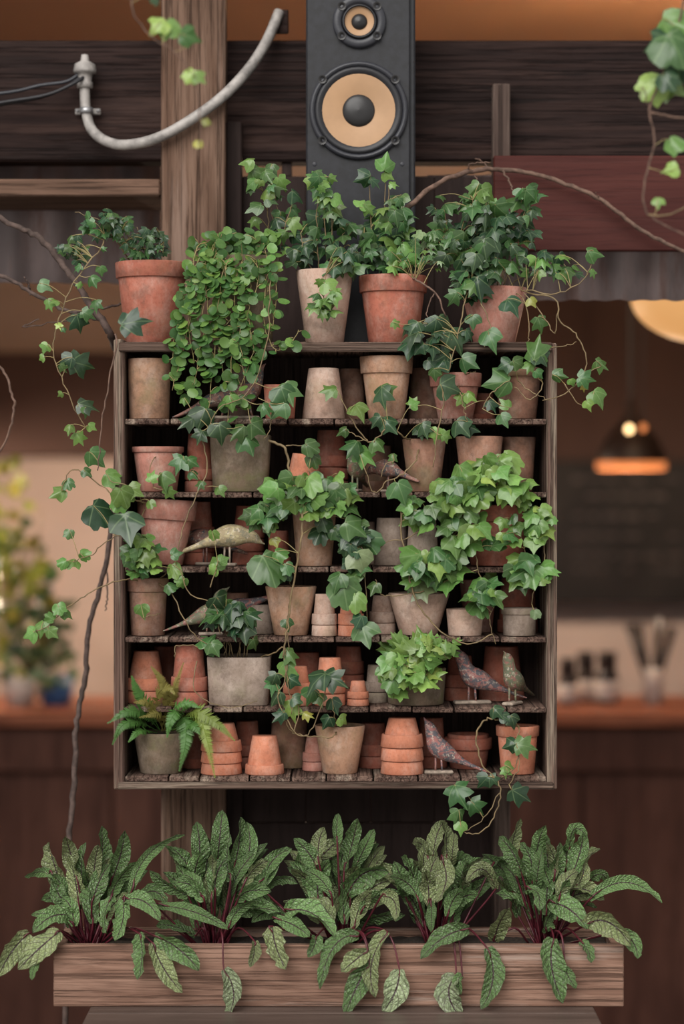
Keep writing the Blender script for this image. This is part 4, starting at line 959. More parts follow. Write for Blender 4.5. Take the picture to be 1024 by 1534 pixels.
    p.leaves([(45, 950, 26, -70, 'bright'), (62, 940, 26, -10, 'bright'), (78, 948, 22, 50, 'bright'), (88, 912, 24, 20, 'bright'), (100, 920, 20, 60, 'mid'), (75, 925, 18, -120, 'bright'), (213, 915, 28, 10, 'bright'), (260, 855, 26, 20, 'bright'), (272, 872, 22, -40, 'bright'), (255, 880, 20, 40, 'mid'), (263, 830, 20, 100, 'mid'), (325, 842, 26, 170, 'bright'), (318, 855, 20, -60, 'bright'), (335, 838, 18, 120, 'bright'), (318, 802, 20, 0, 'bright')], Y); p.done()
    # --- third tier spreading ivy
    p = Plant('ivy_plant', 'spreading ivy with broad glossy leaves in the beige limed pot', 'plant', pr('3f'), 'broad', G); Y = -.02
    for q in ([(465, 765), (450, 740), (430, 735)], [(470, 765), (480, 735), (495, 715)], [(462, 765), (425, 760), (390, 775)], [(480, 765), (515, 760), (535, 790)], [(475, 765), (470, 720), (462, 705)]): p.vine([(q[0][0], q[0][1], .04), (q[1][0], q[1][1], -.01), (q[2][0], q[2][1], Y)], 1.2)
    p.vine([(402, 660, -.01), (428, 672, Y), (434, 710, Y), (446, 745, -.05), (452, 800, -.06), (442, 860, -.05), (432, 930, -.04), (424, 985, -.035)], 2.2, 0, 1, 'mid', M_stem); p.vine([(428, 668, Y), (450, 668, Y), (462, 674, Y)], 1.0); p.vine([(515, 770, -.01), (540, 820, Y), (525, 870, Y), (512, 885, Y)], 1.2); p.vine([(530, 790, Y), (545, 850, Y), (550, 930, Y)], 1.0)
    p.leaves([(466, 670, 30, 60, 'mid'), (470, 690, 26, 20, 'mid'), (402, 850, 58, 15, 'mid', -.05), (385, 845, 30, -40, 'mid'), (516, 888, 50, 10, 'mid', -.04), (505, 870, 34, -20, 'mid', -.04), (540, 840, 44, 20, 'grey', -.03), (552, 815, 38, 40, 'mid'), (530, 790, 44, 60, 'mid', -.04), (545, 948, 44, 20, 'mid', -.04), (538, 930, 26, -30, 'dark', -.04), (532, 902, 36, 0, 'bright', -.04), (420, 830, 26, 60, 'bright', -.04), (430, 852, 22, 20, 'mid', -.04), (478, 800, 34, -20, 'dark'), (485, 785, 28, 20, 'dark'), (505, 800, 30, 30, 'mid'), (412, 812, 20, 20, 'yellow')], Y)
    p.cluster(442, 745, 44, 30, 26, 34, ('bright', 'mid', 'bright'), -.04, .02); p.cluster(498, 742, 40, 28, 20, 32, ('mid', 'bright'), -.035, .02); p.cluster(396, 775, 28, 24, 11, 36, ('bright', 'mid'), -.03, .02); p.cluster(532, 820, 24, 42, 12, 30, ('mid', 'dark'), -.03, .015); p.done()
    # --- lush light ivy
    p = Plant('ivy_plant', 'lush light green ivy overflowing the big red pot', 'plant', pr('3j'), 'broad', G); Y = -.02
    for q in ([(735, 765), (735, 730), (735, 700)], [(740, 765), (720, 740), (700, 735)], [(750, 765), (765, 735), (780, 735)], [(725, 765), (680, 760), (640, 765)], [(720, 768), (690, 790), (660, 830)], [(755, 766), (790, 760), (812, 800)]): p.vine([(q[0][0], q[0][1], .06), (q[1][0], q[1][1], -.01), (q[2][0], q[2][1], Y)], 1.2)
    p.vine([(660, 830, Y), (640, 860, Y), (655, 880, Y)], 1.1); p.vine([(705, 780, -.01), (712, 830, Y), (722, 870, Y), (738, 905, Y), (733, 930, Y), (742, 965, Y)], 1.1); p.vine([(812, 800, Y), (815, 840, Y), (800, 880, Y), (796, 905, Y)], 1.1); p.vine([(765, 770, -.01), (785, 820, Y), (780, 860, Y)], 1.0)
    p.vine([(602, 745, -.03), (601, 800, -.03), (612, 850, -.03), (625, 905, -.03), (660, 945, -.03), (700, 965, -.03), (738, 950, -.03)], 1.6); p.vine([(640, 790, Y), (610, 805, Y), (580, 812, Y), (560, 830, Y)], 1.0); p.vine([(635, 885, Y), (595, 893, Y), (570, 890, Y), (562, 868, Y)], 1.1)
    p.cluster(735, 708, 36, 26, 22, 36, ('bright', 'bright', 'lime'), -.03, .03); p.cluster(695, 738, 40, 26, 16, 36, ('bright', 'mid'), -.03, .025); p.cluster(642, 762, 42, 34, 18, 32, ('mid', 'bright'), -.03, .02); p.cluster(775, 738, 32, 22, 12, 30, ('bright', 'lime'), -.03, .02)
    p.cluster(650, 850, 50, 34, 19, 36, ('mid', 'bright', 'mid'), -.035, .015); p.cluster(700, 800, 50, 34, 14, 34, ('bright', 'mid'), -.035, .015); p.cluster(806, 785, 18, 32, 12, 32, ('bright', 'lime'), -.03, .01); p.cluster(792, 858, 34, 24, 14, 38, ('bright', 'bright', 'mid'), -.035, .012); p.cluster(725, 890, 26, 22, 12, 34, ('mid', 'bright'), -.035, .012); p.cluster(762, 800, 22, 26, 8, 28, ('bright', 'mid'), -.035, .012)
    p.leaves([(752, 690, 32, 120, 'bright'), (828, 780, 16, 40, 'bright'), (800, 920, 18, 0, 'grey'), (560, 880, 24, -20, 'mid')], -.04); p.done()
    p = Plant('ivy_plant', 'few dark narrow ivy leaves in the whitened pot', 'plant', pr('4h'), 'young', G); Y = .03
    for q in ([(620, 892), (625, 860), (630, 835)], [(635, 892), (645, 865), (650, 850)]): p.vine([(x, y, Y) for x, y in q], 1.0)
    p.leaves([(628, 855, 42, 160, 'dark'), (640, 868, 34, 10, 'dark'), (618, 870, 36, -20, 'mid'), (632, 885, 40, 20, 'grey')], -.01); p.done()
    p = Plant('ivy_plant', 'ivy tuft in the pink pot behind the small pale pot', 'plant', pr('4j'), 'broad', G)
    p.vine([(720, 872, .19), (725, 866, .1), (730, 880, .03)], 1.0); p.leaves([(722, 872, 28, 20, 'mid'), (735, 866, 26, 60, 'bright')], .09); p.done()
    p = Plant('ivy_plant', 'single ivy shoot in the orange-buff pot, fourth tier', 'plant', pr('4d'), 'ivy', G)
    p.vine([(437, 882, .05), (430, 860, .02), (420, 850, -.01)], 1.0); p.vine([(437, 882, .05), (434, 900, -.015), (430, 930, -.02), (432, 975, -.03)], 1.0); p.leaves([(430, 935, 22, 10, 'mid'), (425, 862, 26, -20, 'dark')], -.025); p.done()
    # --- fifth tier
    p = Plant('ivy_plant', 'upright dark ivy in the square limed pot, hiding two birds', 'plant', pr('5c'), 'ivy', G); Y = .03
    for i in range(8): x = 335 + i * 5; p.vine([(x, 985, .05), (x + R.uniform(-8, 8), 950, Y), (x + R.uniform(-22, 22), 915 + R.uniform(-12, 15), -.01)], 1.0)
    p.cluster(345, 925, 36, 26, 18, 30, ('dark', 'dark', 'mid'), -.02, .015)
    p.leaves([(330, 903, 36, 40, 'dark'), (352, 915, 34, 10, 'dark'), (312, 962, 36, 150, 'mid'), (320, 970, 28, 30, 'mid'), (365, 945, 34, 10, 'dark'), (382, 965, 24, 30, 'mid')], -.025)
    p.vine([(330, 985, .04), (300, 970, -.01), (265, 968, -.02), (262, 985, -.02)], 1.0); p.vine([(295, 990, -.01), (290, 1030, -.02), (310, 1050, -.02), (350, 1060, -.02), (385, 1050, -.02)], .9)
    p.vine([(385, 985, .05), (410, 978, -.01), (425, 970, -.025), (428, 1010, -.03), (418, 1050, -.03), (440, 1095, -.03), (462, 1100, -.03), (480, 1060, -.03), (488, 1030, -.03)], 1.3); p.vine([(425, 985, -.03), (432, 1030, -.03), (436, 1070, -.03)], 1.0); p.vine([(440, 1098, -.03), (448, 1065, -.03), (440, 1045, -.03)], 1.0)
    p.leaves([(434, 980, 30, 30, 'mid'), (427, 1003, 36, 10, 'bright'), (411, 1016, 26, -20, 'dark'), (409, 1025, 26, -10, 'mid'), (440, 1020, 24, 60, 'dark'), (413, 1045, 28, -40, 'dark'), (437, 1062, 34, 10, 'bright'), (420, 1072, 24, -50, 'dark'), (475, 1018, 42, -40, 'dark', -.04), (497, 1016, 42, 60, 'dark', -.04), (466, 1042, 30, -20, 'mid'), (478, 1048, 24, 20, 'mid'), (443, 1048, 22, 60, 'dark'), (460, 1070, 18, 60, 'yellow')], -.035); p.done()
    p = Plant('leafy_plant', 'bright lime-green lobed plant in the dark olive pot', 'plant', pr('5i'), 'young'); Y = .0
    for i in range(7): p.vine([(605 + i * 6, 1005, .06), (600 + i * 8, 985, .03), (578 + i * 17, 965 + abs(i - 3) * 6, -.01)], 1.0)
    p.cluster(622, 975, 46, 26, 46, 30, ('lime', 'lime', 'bright'), -.01, .04, 'young', True); p.cluster(592, 1012, 24, 26, 20, 30, ('bright', 'lime'), -.03, .015, 'broad'); p.cluster(628, 1010, 30, 22, 16, 30, ('bright', 'lime'), -.03, .015, 'broad'); p.cluster(665, 968, 24, 12, 12, 26, ('bright', 'lime'), -.02, .02, 'young', True); p.done()
    # --- sixth tier
    p = Plant('ivy_plant', 'small three-leaf ivy sprig in the stained buff pot', 'plant', pr('6h'), 'ivy', G)
    p.vine([(505, 1092, .04), (502, 1075, -.01), (499, 1062, -.02)], .9); p.vine([(507, 1092, .04), (508, 1085, .0), (512, 1078, -.01)], .9); p.vine([(505, 1095, .02), (498, 1103, -.015), (470, 1103, -.02), (440, 1098, -.02), (425, 1078, -.025)], 1.1)
    p.leaves([(500, 1056, 26, 20, 'dark'), (514, 1079, 22, 60, 'bright'), (489, 1082, 24, -30, 'dark')], -.02); p.done()
    p = Plant('ivy_plant', 'ivy trailing below the rack from the orange-brown corner pot', 'plant', pr('6n'), 'ivy', G); Y = -.03
    p.vine([(770, 1092, .05), (778, 1088, .0), (776, 1110, -.015), (776, 1150, Y), (762, 1175, Y)], 1.1); p.vine([(760, 1092, .05), (750, 1080, -.01), (728, 1078, Y), (713, 1100, Y), (722, 1145, Y), (745, 1170, Y), (748, 1190, Y), (738, 1225, Y), (715, 1250, Y), (690, 1245, Y)], 1.5); p.vine([(748, 1188, Y), (725, 1225, Y), (695, 1245, Y)], 1.0); p.vine([(776, 1125, Y), (770, 1150, Y), (750, 1165, Y)], .9)
    p.leaves([(744, 1066, 26, 40, 'dark'), (757, 1075, 20, 60, 'dark'), (784, 1117, 36, 80, 'mid'), (764, 1117, 26, -70, 'dark'), (685, 1187, 42, 30, 'mid'), (711, 1208, 32, 40, 'mid'), (685, 1223, 28, -10, 'mid'), (725, 1170, 28, -40, 'dark'), (738, 1168, 22, 40, 'dark'), (778, 1190, 36, 60, 'dark'), (757, 1155, 18, 0, 'bright'), (762, 1148, 18, 80, 'bright'), (690, 1240, 22, 0, 'bright'), (768, 1080, 24, 20, 'dark')], Y - .005); p.done()
    # --- runners hanging in front of the beam
    p = Plant('hanging_vine', 'thin runner with a few bright leaves dangling before the post', 'vine', P(190, -60, -.55), 'broad'); Y = -.55
    p.vine([(190, -60), (200, 15), (225, 55), (262, 78), (285, 110), (297, 150), (299, 190), (296, 240)], 1.2, 0, 1, 'mid', M_bark, Y=Y); p.vine([(262, 78), (278, 72), (285, 62)], 1.0, Y=Y)
    p.leaves([(238, 36, 34, -40, 'lime'), (256, 42, 34, 30, 'lime'), (283, 55, 34, 70, 'mid'), (232, 0, 18, 0, 'dark'), (284, 113, 24, -30, 'lime'), (298, 116, 20, 50, 'lime'), (310, 182, 14, 30, 'yellow'), (296, 215, 14, 0, 'yellow')], Y); p.done()
    p = Plant('hanging_vine', 'leafy vine dangling before the red board', 'vine', P(1040, -60, -.5), 'broad'); Y = -.5
    p.vine([(1040, -60), (1010, 60), (992, 110), (972, 165), (980, 210), (968, 260), (963, 300), (975, 325), (1024, 352), (1060, 360)], 1.8, 0, 1, 'mid', M_bark, Y=Y); p.vine([(974, 168), (1000, 174), (1060, 182)], 2.0, 0, 1, 'mid', M_bark, Y=Y); p.vine([(970, 322), (995, 322), (1050, 300)], 1.4, Y=Y); p.vine([(972, 165), (962, 130), (958, 150)], .8, 0, 1, 'mid', M_bark, Y=Y)
    p.leaves([(1010, 35, 56, 60, 'bright'), (1012, 70, 66, 20, 'mid', -.03), (990, 62, 40, -60, 'dark'), (978, 130, 44, -40, 'lime'), (1006, 128, 46, 60, 'bright'), (1000, 120, 36, 30, 'dark', -.03), (1012, 215, 32, 40, 'bright'), (1005, 255, 28, -80, 'lime'), (985, 303, 18, 0, 'lime'), (1030, 90, 60, 60, 'dark')], Y); p.done()
plants()

# ------------------------------------------------------------------ branches
def branch(name, label, subs, mat):
    root = empty(name, P(*subs[0][0][0]), label, 'branch')
    for i, (pts, r0, r1) in enumerate(subs):
        m = MB(); m.tube([p + Vector((R.gauss(0, .0012), R.gauss(0, .0012), R.gauss(0, .0012))) for p in spline([P(*q) for q in pts], 8)], r0 * SC, r1 * SC, 7, True, .10)
        mkw('stem' if i == 0 else 'twig', m, mat, root, True)
branch('woody_branch', 'brown woody branch arching over the ivies across the red board', [
    ([(600, 320, .10), (650, 278, .16), (700, 258, .22), (760, 254, .26), (830, 270, .27), (900, 300, .27), (960, 345, .27), (1040, 385, .27), (1150, 430, .27)], 4.2, 3.0), ([(735, 256, .25), (720, 240, .24), (712, 238, .24)], 1.5, .8), ([(700, 258, .22), (705, 245, .2), (735, 243, .2)], 1.4, .7), ([(752, 256, .25), (764, 275, .24), (768, 288, .22)], 1.8, 1), ([(710, 262, .22), (716, 276, .2)], 1.0, .6), ([(897, 297, .27), (892, 290, .25)], 1.0, .6)], M_bark)
branch('woody_branch', 'dark woody branches leaning against the rack side by the ivy', [
    ([(-150, 250, .2), (0, 328, .16), (60, 358, .15), (100, 405, .14), (135, 455, .12), (165, 500, .10), (172, 520, .20)], 4, 6), ([(-150, 380, .2), (0, 413, .16), (50, 440, .15), (110, 470, .14), (150, 480, .12)], 3.6, 2.6), ([(45, 440, .15), (42, 425, .15), (35, 415, .14)], 2, 1), ([(105, 470, .14), (160, 460, .15), (185, 455, .17)], 2.4, 1.5), ([(60, 478, .15), (35, 490, .15), (100, 480, .14)], 1, .8)], M_darkbark)
branch('woody_branch', 'long thin grey-brown branch hanging beside the rack down to the planter', [
    ([(182, 520, .30), (178, 640, .31), (166, 800, .30), (150, 880, .30), (132, 945, .30), (128, 1010, .30), (115, 1080, .29), (112, 1160, .28), (104, 1260, .28), (100, 1420, .28), (97, 1700, .28), (96, 1918, .28)], 3.8, 5.0), ([(160, 850, .30), (161, 890, .30), (158, 915, .30)], 1.5, 1.0), ([(166, 795, .3), (172, 770, .31)], 1.6, 1)], M_darkbark)
branch('woody_branch', 'bare thin runner curling at the far side of the cream wall', [
    ([(-60, 520, -.1), (0, 548, -.1), (18, 590, -.1), (20, 620, -.1), (0, 675, -.1), (-60, 720, -.1)], 2.0, 1.6)], M_bark)

# ------------------------------------------------------------------ fern
def fern():
    root = pr('6a'); e = empty('fern', root, 'feathery green and bronze fern in the olive-brown pot', 'plant')
    fr = [([(240, 1095, .06), (215, 1068, .0), (190, 1066, -.03), (160, 1084, -.04)], 17, 0), ([(240, 1095, .06), (222, 1060, .02), (205, 1035, .0), (197, 1012, -.01)], 15, 0), ([(236, 1095, .06), (205, 1080, -.01), (182, 1088, -.04), (168, 1116, -.04)], 14, 0),
          ([(242, 1095, .06), (250, 1050, .02), (242, 1020, .0), (226, 998, -.01)], 13, 1), ([(245, 1095, .06), (256, 1050, .02), (262, 1028, .0), (275, 992, -.01)], 12, 1), ([(255, 1095, .06), (275, 1075, -.01), (278, 1110, -.035), (268, 1156, -.04)], 20, 0),
          ([(255, 1095, .06), (290, 1066, -.01), (322, 1082, -.03), (352, 1110, -.035)], 18, 2), ([(258, 1095, .06), (295, 1075, -.01), (310, 1110, -.04), (322, 1166, -.045)], 17, 2), ([(250, 1095, .06), (275, 1055, .0), (300, 1060, -.02)], 14, 0),
          ([(235, 1098, .06), (210, 1094, -.01), (192, 1112, -.035)], 11, 0), ([(248, 1095, .06), (240, 1070, .0), (208, 1075, -.04)], 14, 1), ([(250, 1095, .06), (265, 1065, -.02), (255, 1080, -.05), (250, 1105, -.05)], 14, 0), ([(245, 1095, .06), (225, 1055, -.02), (200, 1052, -.05)], 14, 1), ([(252, 1095, .06), (285, 1085, -.03), (300, 1100, -.05)], 15, 0), ([(244, 1095, .06), (235, 1045, .0), (250, 1030, -.03), (262, 1040, -.05)], 12, 1), ([(250, 1095, .06), (262, 1060, -.03), (290, 1050, -.05)], 13, 0)]
    cols = [(.085, .20, .045, 1), (.22, .19, .05, 1), (.20, .26, .05, 1)]
    for pts, wd, tn in fr:
        c = spline([P(*q) for q in pts], 8); m = MB(); m.tube(c, .0011, .0005, 4); n = len(c)
        for i in range(4, n):
            f = i / (n - 1); L = wd * SC * min(1, (f - .1) * 3.2) * (1 - max(0, f - .35) / .68) + .002
            t = (c[i] - c[i - 1]).normalized()
            nrm = Vector((R.uniform(-.3, .3), -1, R.uniform(.2, .9))).normalized(); nrm = (nrm - t * nrm.dot(t)).normalized(); sd = t.cross(nrm)
            for h in (0, .33, .66):
                b0 = c[i - 1].lerp(c[i], h)
                for s in (-1, 1):
                    d = (sd * s + t * .45 - nrm * .25 + nrm * R.uniform(-.2, .2)).normalized(); wv = t * (L * .085 + .0005)
                    vs = [b0 - wv * .7, b0 + d * L * .33 - wv * 1.15, b0 + d * L * .36 - wv * .7, b0 + d * L * .62 - wv * .95, b0 + d * L * .66 - wv * .5, b0 + d * L, b0 + d * L * .66 + wv * .5, b0 + d * L * .62 + wv * .95, b0 + d * L * .36 + wv * .7, b0 + d * L * .33 + wv * 1.15, b0 + wv * .7]
                    m.add(vs, [(0, 1, 2, 8, 9, 10), (2, 3, 4, 6, 7, 8), (4, 5, 6)])
        o = mkw('frond', m, M_fern, e); v = R.uniform(.8, 1.2); o.color = tuple(x * v for x in cols[tn][:3]) + (1,)
fern()

# ------------------------------------------------------------------ red-veined sorrel
def sorrel(label, cx, lst, back):
    yb = .05; e = empty('sorrel_plant', P(cx, 1418, yb), label, 'plant', 'red-veined sorrel in the planter')
    e.location.z = pz1 - .018
    def blade(s, mid, t, wpx, pale, roll, base, stem_pts=None):
        c0 = s; c2 = t; c1 = mid * 2 - (s + t) * .5
        n = 12; ctr = [c0 * (1 - f) ** 2 + c1 * 2 * f * (1 - f) + c2 * f * f for f in [i / n for i in range(n + 1)]]
        L = sum((ctr[i + 1] - ctr[i]).length for i in range(n)); W = wpx * SC
        vs = []; fs = []; uvs = []; ph = R.uniform(0, 6); nu = 6; amp = W * .055; cupk = R.uniform(-.1, .75)
        for i, p in enumerate(ctr):
            f = i / n; tg = (ctr[min(i + 1, n)] - ctr[max(i - 1, 0)]).normalized()
            vw = Vector((0, -1, .25)); sd = tg.cross(vw)
            sd = sd.normalized() if sd.length > .05 else Vector((1, 0, 0)); nr = sd.cross(tg).normalized()
            a = roll + .55 * math.sin(f * 3 + ph); sd2 = sd * math.cos(a) + nr * math.sin(a); nr2 = nr * math.cos(a) - sd * math.sin(a)
            wd = (math.sin(math.pi * min(1, f * .93 + .06)) ** .62) * (1.0 - .18 * f) * W * .5 + .0006
            if f > .999: wd = .0006
            for j in range(nu + 1):
                u = j / nu * 2 - 1
                ruff = amp * 1.6 * (abs(u) ** 2) * math.sin(f * 17 + ph + (2 if u > 0 else 0)) + amp * .9 * math.sin(f * 37 + u * 5 + ph) * abs(u)
                vs.append(p + sd2 * (wd * u) + nr2 * (abs(u) ** 1.5 * wd * cupk + ruff)); uvs.append((j / nu, f * L / W))
        for i in range(n):
            for j in range(nu): a = i * (nu + 1) + j; fs.append((a, a + 1, a + nu + 2, a + nu + 1))
        me = bpy.data.meshes.new('sorrel_leaf'); me.from_pydata([tuple(v - e.location) for v in vs], [], fs); me.update()
        ul = me.uv_layers.new(name='UVMap')
        for lp in me.loops: ul.data[lp.index].uv = uvs[lp.vertex_index]
        me.materials.append(M_sorrel); me.shade_smooth()
        o = bpy.data.objects.new('leaf', me); link(o, e)
        v = R.uniform(.75, 1.2); cc = (.155, .265, .095) if not pale else (.32, .39, .22)
        if R.random() < .28 and not pale: cc = (.26, .31, .14)
        o.color = (cc[0] * v, cc[1] * v, cc[2] * v, 1)
        m = MB(); b = base - e.location
        q = spline([b] + [x - e.location for x in (stem_pts or [])] + [s - e.location, ctr[2] - e.location], 4)
        m.tube(q, 1.9 * SC, 1.0 * SC, 6); mk('stalk', m, M_redstalk, e, None, True)
    for l in lst:
        (sx, sy), (mx, my), (tx, ty), wpx = l[:4]; pale = len(l) > 4 and l[4]
        low = max(sy, ty) > 1405
        if low or ty > sy + 15:
            hang = ty > 1410
            y0, y1, y2 = (PF - .006, PF - .026, PF - .045) if hang else (yb - .05, yb - .09, PF - .02)
            if sy > 1420: y0 = PF - .025; y1 = PF - .035
        else:
            y0 = yb + R.uniform(-.05, .03); y1 = y0 + R.uniform(-.03, .02); y2 = y1 + R.uniform(-.04, .03)
        base = Vector((P(cx + (sx - cx) * .25 + R.uniform(-6, 6), 0, yb).x, yb + R.uniform(-.03, .03), pz1 - .018))
        st = None
        if sy > 1395: st = [P(cx + (sx - cx) * .55, 1395, yb - .07), P(cx + (sx - cx) * .85, min(1404, sy - 8), PF - .008)] if sy > 1420 else [P(cx + (sx - cx) * .6, 1390, yb - .05)]
        blade(P(sx, sy, y0), P(mx, my, y1), P(tx, ty, y2), wpx * 1.12, pale, R.uniform(-.55, .55) if not low else R.uniform(-.25, .25), base, st)
    for i in range(back * 2 + 6):
        a = R.uniform(-1, 1); mid_ = i % 3 == 0
        sx = cx + a * 34 + R.uniform(-8, 8); sy = R.uniform(1345, 1392); ln = R.uniform(62, 105) if not mid_ else R.uniform(45, 70); an = a * (.75 if not mid_ else 1.3) + R.uniform(-.3, .3)
        tx, ty = sx + ln * math.sin(an), max(sy - ln * math.cos(an), 1250); y0 = yb + (R.uniform(-.01, .05) if not mid_ else R.uniform(-.07, .0))
        base = Vector((P(cx + a * 14, 0, yb).x, yb + R.uniform(-.02, .04), pz1 - .018))
        blade(P(sx, sy, y0), P((sx + tx) / 2 - a * 8, (sy + ty) / 2 - 8, y0 + .01), P(tx, ty, y0 + R.uniform(-.04, .04)), R.uniform(20, 31), False, R.uniform(-.8, .8), base)
A = [((90, 1325), (80, 1290), (72, 1262), 28), ((115, 1315), (106, 1280), (98, 1252), 25), ((150, 1312), (153, 1272), (152, 1237), 22), ((165, 1325), (180, 1282), (187, 1244), 26), ((140, 1332), (142, 1295), (148, 1265), 22), ((165, 1345), (182, 1312), (210, 1290), 22), ((80, 1312), (60, 1306), (37, 1314), 15), ((118, 1355), (112, 1315), (104, 1282), 30), ((168, 1343), (157, 1370), (160, 1398), 29), ((184, 1345), (184, 1378), (172, 1410), 28), ((182, 1350), (215, 1350), (240, 1380), 25), ((112, 1376), (80, 1372), (48, 1398), 28), ((90, 1395), (62, 1418), (27, 1452), 36), ((44, 1398), (18, 1425), (-3, 1464), 32), ((58, 1440), (50, 1452), (48, 1468), 12), ((195, 1340), (222, 1280), (276, 1250), 17), ((125, 1330), (122, 1300), (128, 1262), 22), ((105, 1350), (88, 1340), (85, 1310), 24), ((208, 1398), (213, 1430), (206, 1468), 25), ((228, 1412), (246, 1452), (273, 1487), 27), ((232, 1402), (268, 1422), (298, 1454), 32)]
B = [((297, 1312), (299, 1268), (294, 1231), 28), ((324, 1302), (329, 1255), (333, 1213), 28), ((350, 1302), (358, 1262), (360, 1224), 24), ((362, 1305), (374, 1268), (369, 1232), 23), ((292, 1332), (292, 1305), (301, 1277), 30), ((284, 1302), (272, 1284), (257, 1270), 22), ((322, 1342), (325, 1308), (341, 1285), 28), ((345, 1342), (362, 1300), (400, 1263), 19), ((365, 1325), (382, 1300), (402, 1290), 22), ((340, 1350), (375, 1332), (410, 1362), 30), ((282, 1342), (252, 1326), (224, 1304), 22), ((235, 1357), (290, 1366), (342, 1392), 19), ((210, 1347), (230, 1335), (250, 1353), 23), ((292, 1402), (262, 1388), (234, 1386), 20), ((335, 1452), (350, 1488), (340, 1523), 27, True), ((381, 1410), (380, 1430), (374, 1449), 16), ((305, 1330), (310, 1290), (312, 1255), 24), ((345, 1320), (340, 1285), (345, 1250), 22), ((375, 1330), (400, 1310), (425, 1275), 22)]
C_ = [((478, 1295), (477, 1265), (486, 1239), 24), ((515, 1305), (527, 1265), (536, 1226), 28), ((505, 1265), (504, 1242), (507, 1219), 16), ((530, 1303), (547, 1268), (560, 1242), 20), ((480, 1284), (497, 1268), (512, 1257), 25), ((475, 1302), (462, 1278), (440, 1256), 25), ((478, 1352), (477, 1318), (493, 1288), 34), ((510, 1315), (512, 1285), (521, 1262), 25), ((520, 1342), (545, 1308), (582, 1306), 36), ((545, 1342), (568, 1324), (594, 1320), 26), ((393, 1332), (406, 1292), (437, 1271), 23), ((393, 1332), (420, 1316), (446, 1324), 17), ((428, 1366), (466, 1368), (502, 1404), 32), ((432, 1376), (402, 1366), (377, 1382), 22), ((408, 1388), (413, 1418), (428, 1452), 36), ((412, 1376), (440, 1386), (464, 1404), 24), ((474, 1403), (470, 1418), (461, 1434), 21), ((522, 1388), (562, 1374), (607, 1370), 27), ((528, 1362), (560, 1346), (597, 1340), 25), ((570, 1344), (590, 1350), (592, 1380), 23), ((537, 1402), (500, 1418), (479, 1482), 25), ((550, 1424), (530, 1440), (511, 1456), 27), ((553, 1444), (537, 1472), (516, 1520), 34), ((580, 1396), (556, 1445), (562, 1494), 27), ((598, 1452), (592, 1485), (573, 1515), 36, True), ((455, 1320), (450, 1295), (455, 1270), 24)]
D = [((648, 1295), (653, 1255), (666, 1229), 25), ((668, 1295), (668, 1255), (660, 1231), 20), ((676, 1295), (678, 1270), (681, 1248), 19), ((645, 1342), (645, 1305), (656, 1283), 23), ((660, 1288), (668, 1318), (654, 1352), 26), ((626, 1342), (616, 1305), (600, 1284), 30), ((606, 1342), (600, 1315), (590, 1290), 23), ((642, 1295), (632, 1266), (617, 1263), 19), ((645, 1350), (646, 1375), (645, 1397), 14), ((670, 1302), (692, 1288), (709, 1302), 20), ((680, 1312), (702, 1296), (737, 1292), 18), ((702, 1392), (665, 1404), (630, 1437), 28), ((683, 1462), (672, 1490), (690, 1525), 38, True), ((729, 1420), (738, 1465), (720, 1512), 29), ((742, 1332), (722, 1302), (698, 1322), 23), ((735, 1300), (748, 1290), (763, 1293), 15), ((690, 1340), (692, 1310), (700, 1290), 22), ((640, 1320), (634, 1290), (640, 1262), 24), ((672, 1330), (684, 1300), (676, 1270), 22), ((692, 1462), (686, 1470), (690, 1490), 14)]
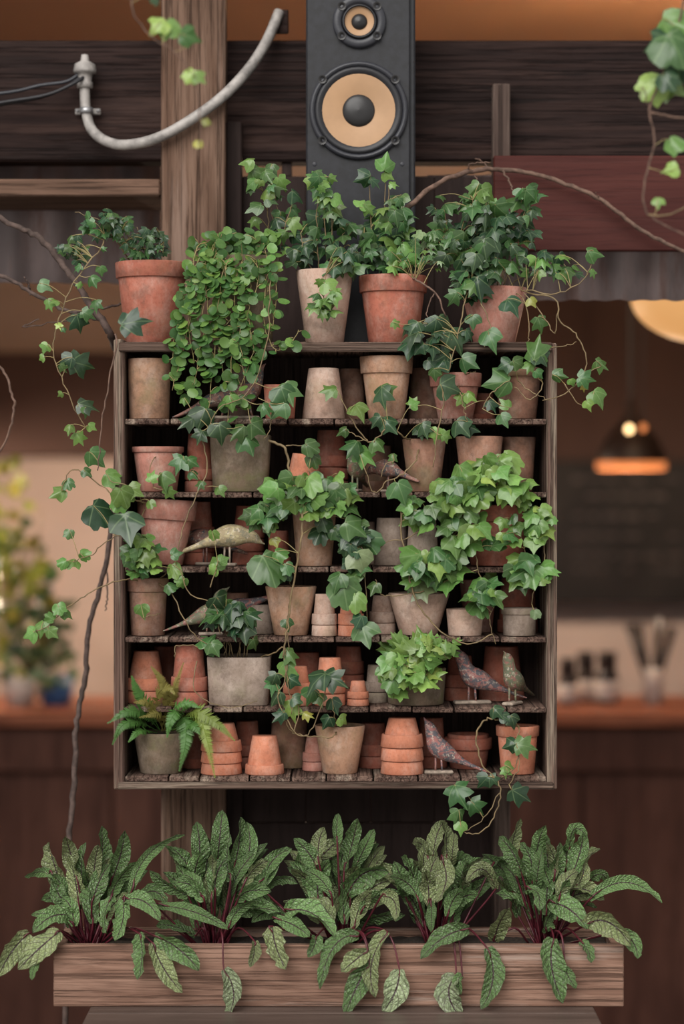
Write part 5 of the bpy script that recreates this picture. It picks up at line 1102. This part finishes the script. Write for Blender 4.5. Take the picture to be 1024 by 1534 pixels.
E = [((765, 1285), (769, 1255), (779, 1226), 20), ((782, 1312), (767, 1276), (747, 1254), 23), ((797, 1322), (794, 1286), (778, 1263), 25), ((803, 1304), (805, 1268), (816, 1237), 25), ((830, 1314), (829, 1285), (819, 1264), 18), ((842, 1314), (847, 1285), (854, 1260), 24), ((855, 1314), (868, 1278), (873, 1248), 28), ((852, 1274), (860, 1242), (879, 1254), 21), ((860, 1333), (872, 1312), (874, 1290), 23), ((802, 1332), (807, 1295), (813, 1270), 17), ((828, 1334), (820, 1316), (814, 1298), 20), ((788, 1333), (805, 1338), (807, 1364), 25), ((843, 1352), (843, 1335), (841, 1318), 12), ((845, 1336), (872, 1332), (905, 1348), 27), ((884, 1318), (900, 1310), (913, 1326), 19), ((882, 1348), (937, 1322), (991, 1353), 21), ((820, 1352), (852, 1362), (879, 1392), 35), ((818, 1396), (818, 1380), (828, 1368), 24), ((878, 1385), (912, 1382), (945, 1418), 35), ((930, 1395), (948, 1412), (955, 1436), 23), ((829, 1406), (826, 1450), (843, 1503), 34), ((846, 1448), (852, 1465), (863, 1480), 18), ((870, 1410), (880, 1424), (885, 1442), 19), ((740, 1410), (748, 1382), (763, 1360), 29), ((785, 1340), (780, 1310), (775, 1285), 22), ((825, 1340), (832, 1300), (838, 1262), 24)]
sorrel('red-veined sorrel clump at the branch end of the planter', 135, A, 7)
sorrel('tallest red-veined sorrel clump, growing before the timber post', 322, B, 10)
sorrel('middle red-veined sorrel clump of the planter', 510, C_, 9)
sorrel('red-veined sorrel clump beneath the trailing ivy', 652, D, 9)
sorrel('red-veined sorrel clump at the lamp end of the planter, one long arm outstretched', 815, E, 9)

# ------------------------------------------------------------------ blurred flower display on the bar
def bouquet():
    Y = 2.85
    for i, (px, col, lab) in enumerate(((85, M_blue, 'blue glazed pot on the bar under the blurred foliage'), (28, M_jar, 'pale jar beside the blue pot on the bar'))):
        k = K(Y); c = P(px, 0, Y); h = P(0, 1012, Y).z - zt; r = 26 * k
        m = MB(); m.lathe([(.001, 0), (r * .8, 0), (r, h), (r * .92, h), (r * .75, .01), (.001, .01)], 24); meta(mk('vase', m, col, None, (c.x, Y, zt), True), lab, 'vase')
    p = Plant('foliage_arrangement', 'blurred airy yellow-green foliage arrangement standing on the bar', 'plant', P(60, 1050, Y), 'broad')
    for (cx, cy, rx, ry, n, sz, tn) in ((20, 900, 55, 120, 60, 24, 'yellow'), (60, 940, 55, 60, 50, 22, 'dark'), (5, 760, 40, 80, 24, 22, 'yellow'), (60, 1000, 60, 30, 40, 18, 'grey'), (20, 860, 60, 90, 40, 24, 'mid')):
        for i in range(n):
            a = R.uniform(0, 6.28); rr = math.sqrt(R.random()); c = P(cx + rx * rr * math.cos(a), cy + ry * rr * math.sin(a), Y + R.uniform(-.15, .1))
            p.leaf(c, sz * K(Y) * R.uniform(.7, 1.2), R.uniform(-180, 180), tn)
    for i in range(14):
        p.vine([(60 + R.uniform(-30, 30), 1048), (40 + R.uniform(-40, 40), 950), (10 + R.uniform(-50, 70), R.uniform(760, 900))], 2.0, Y=Y)
    p.done()
bouquet()
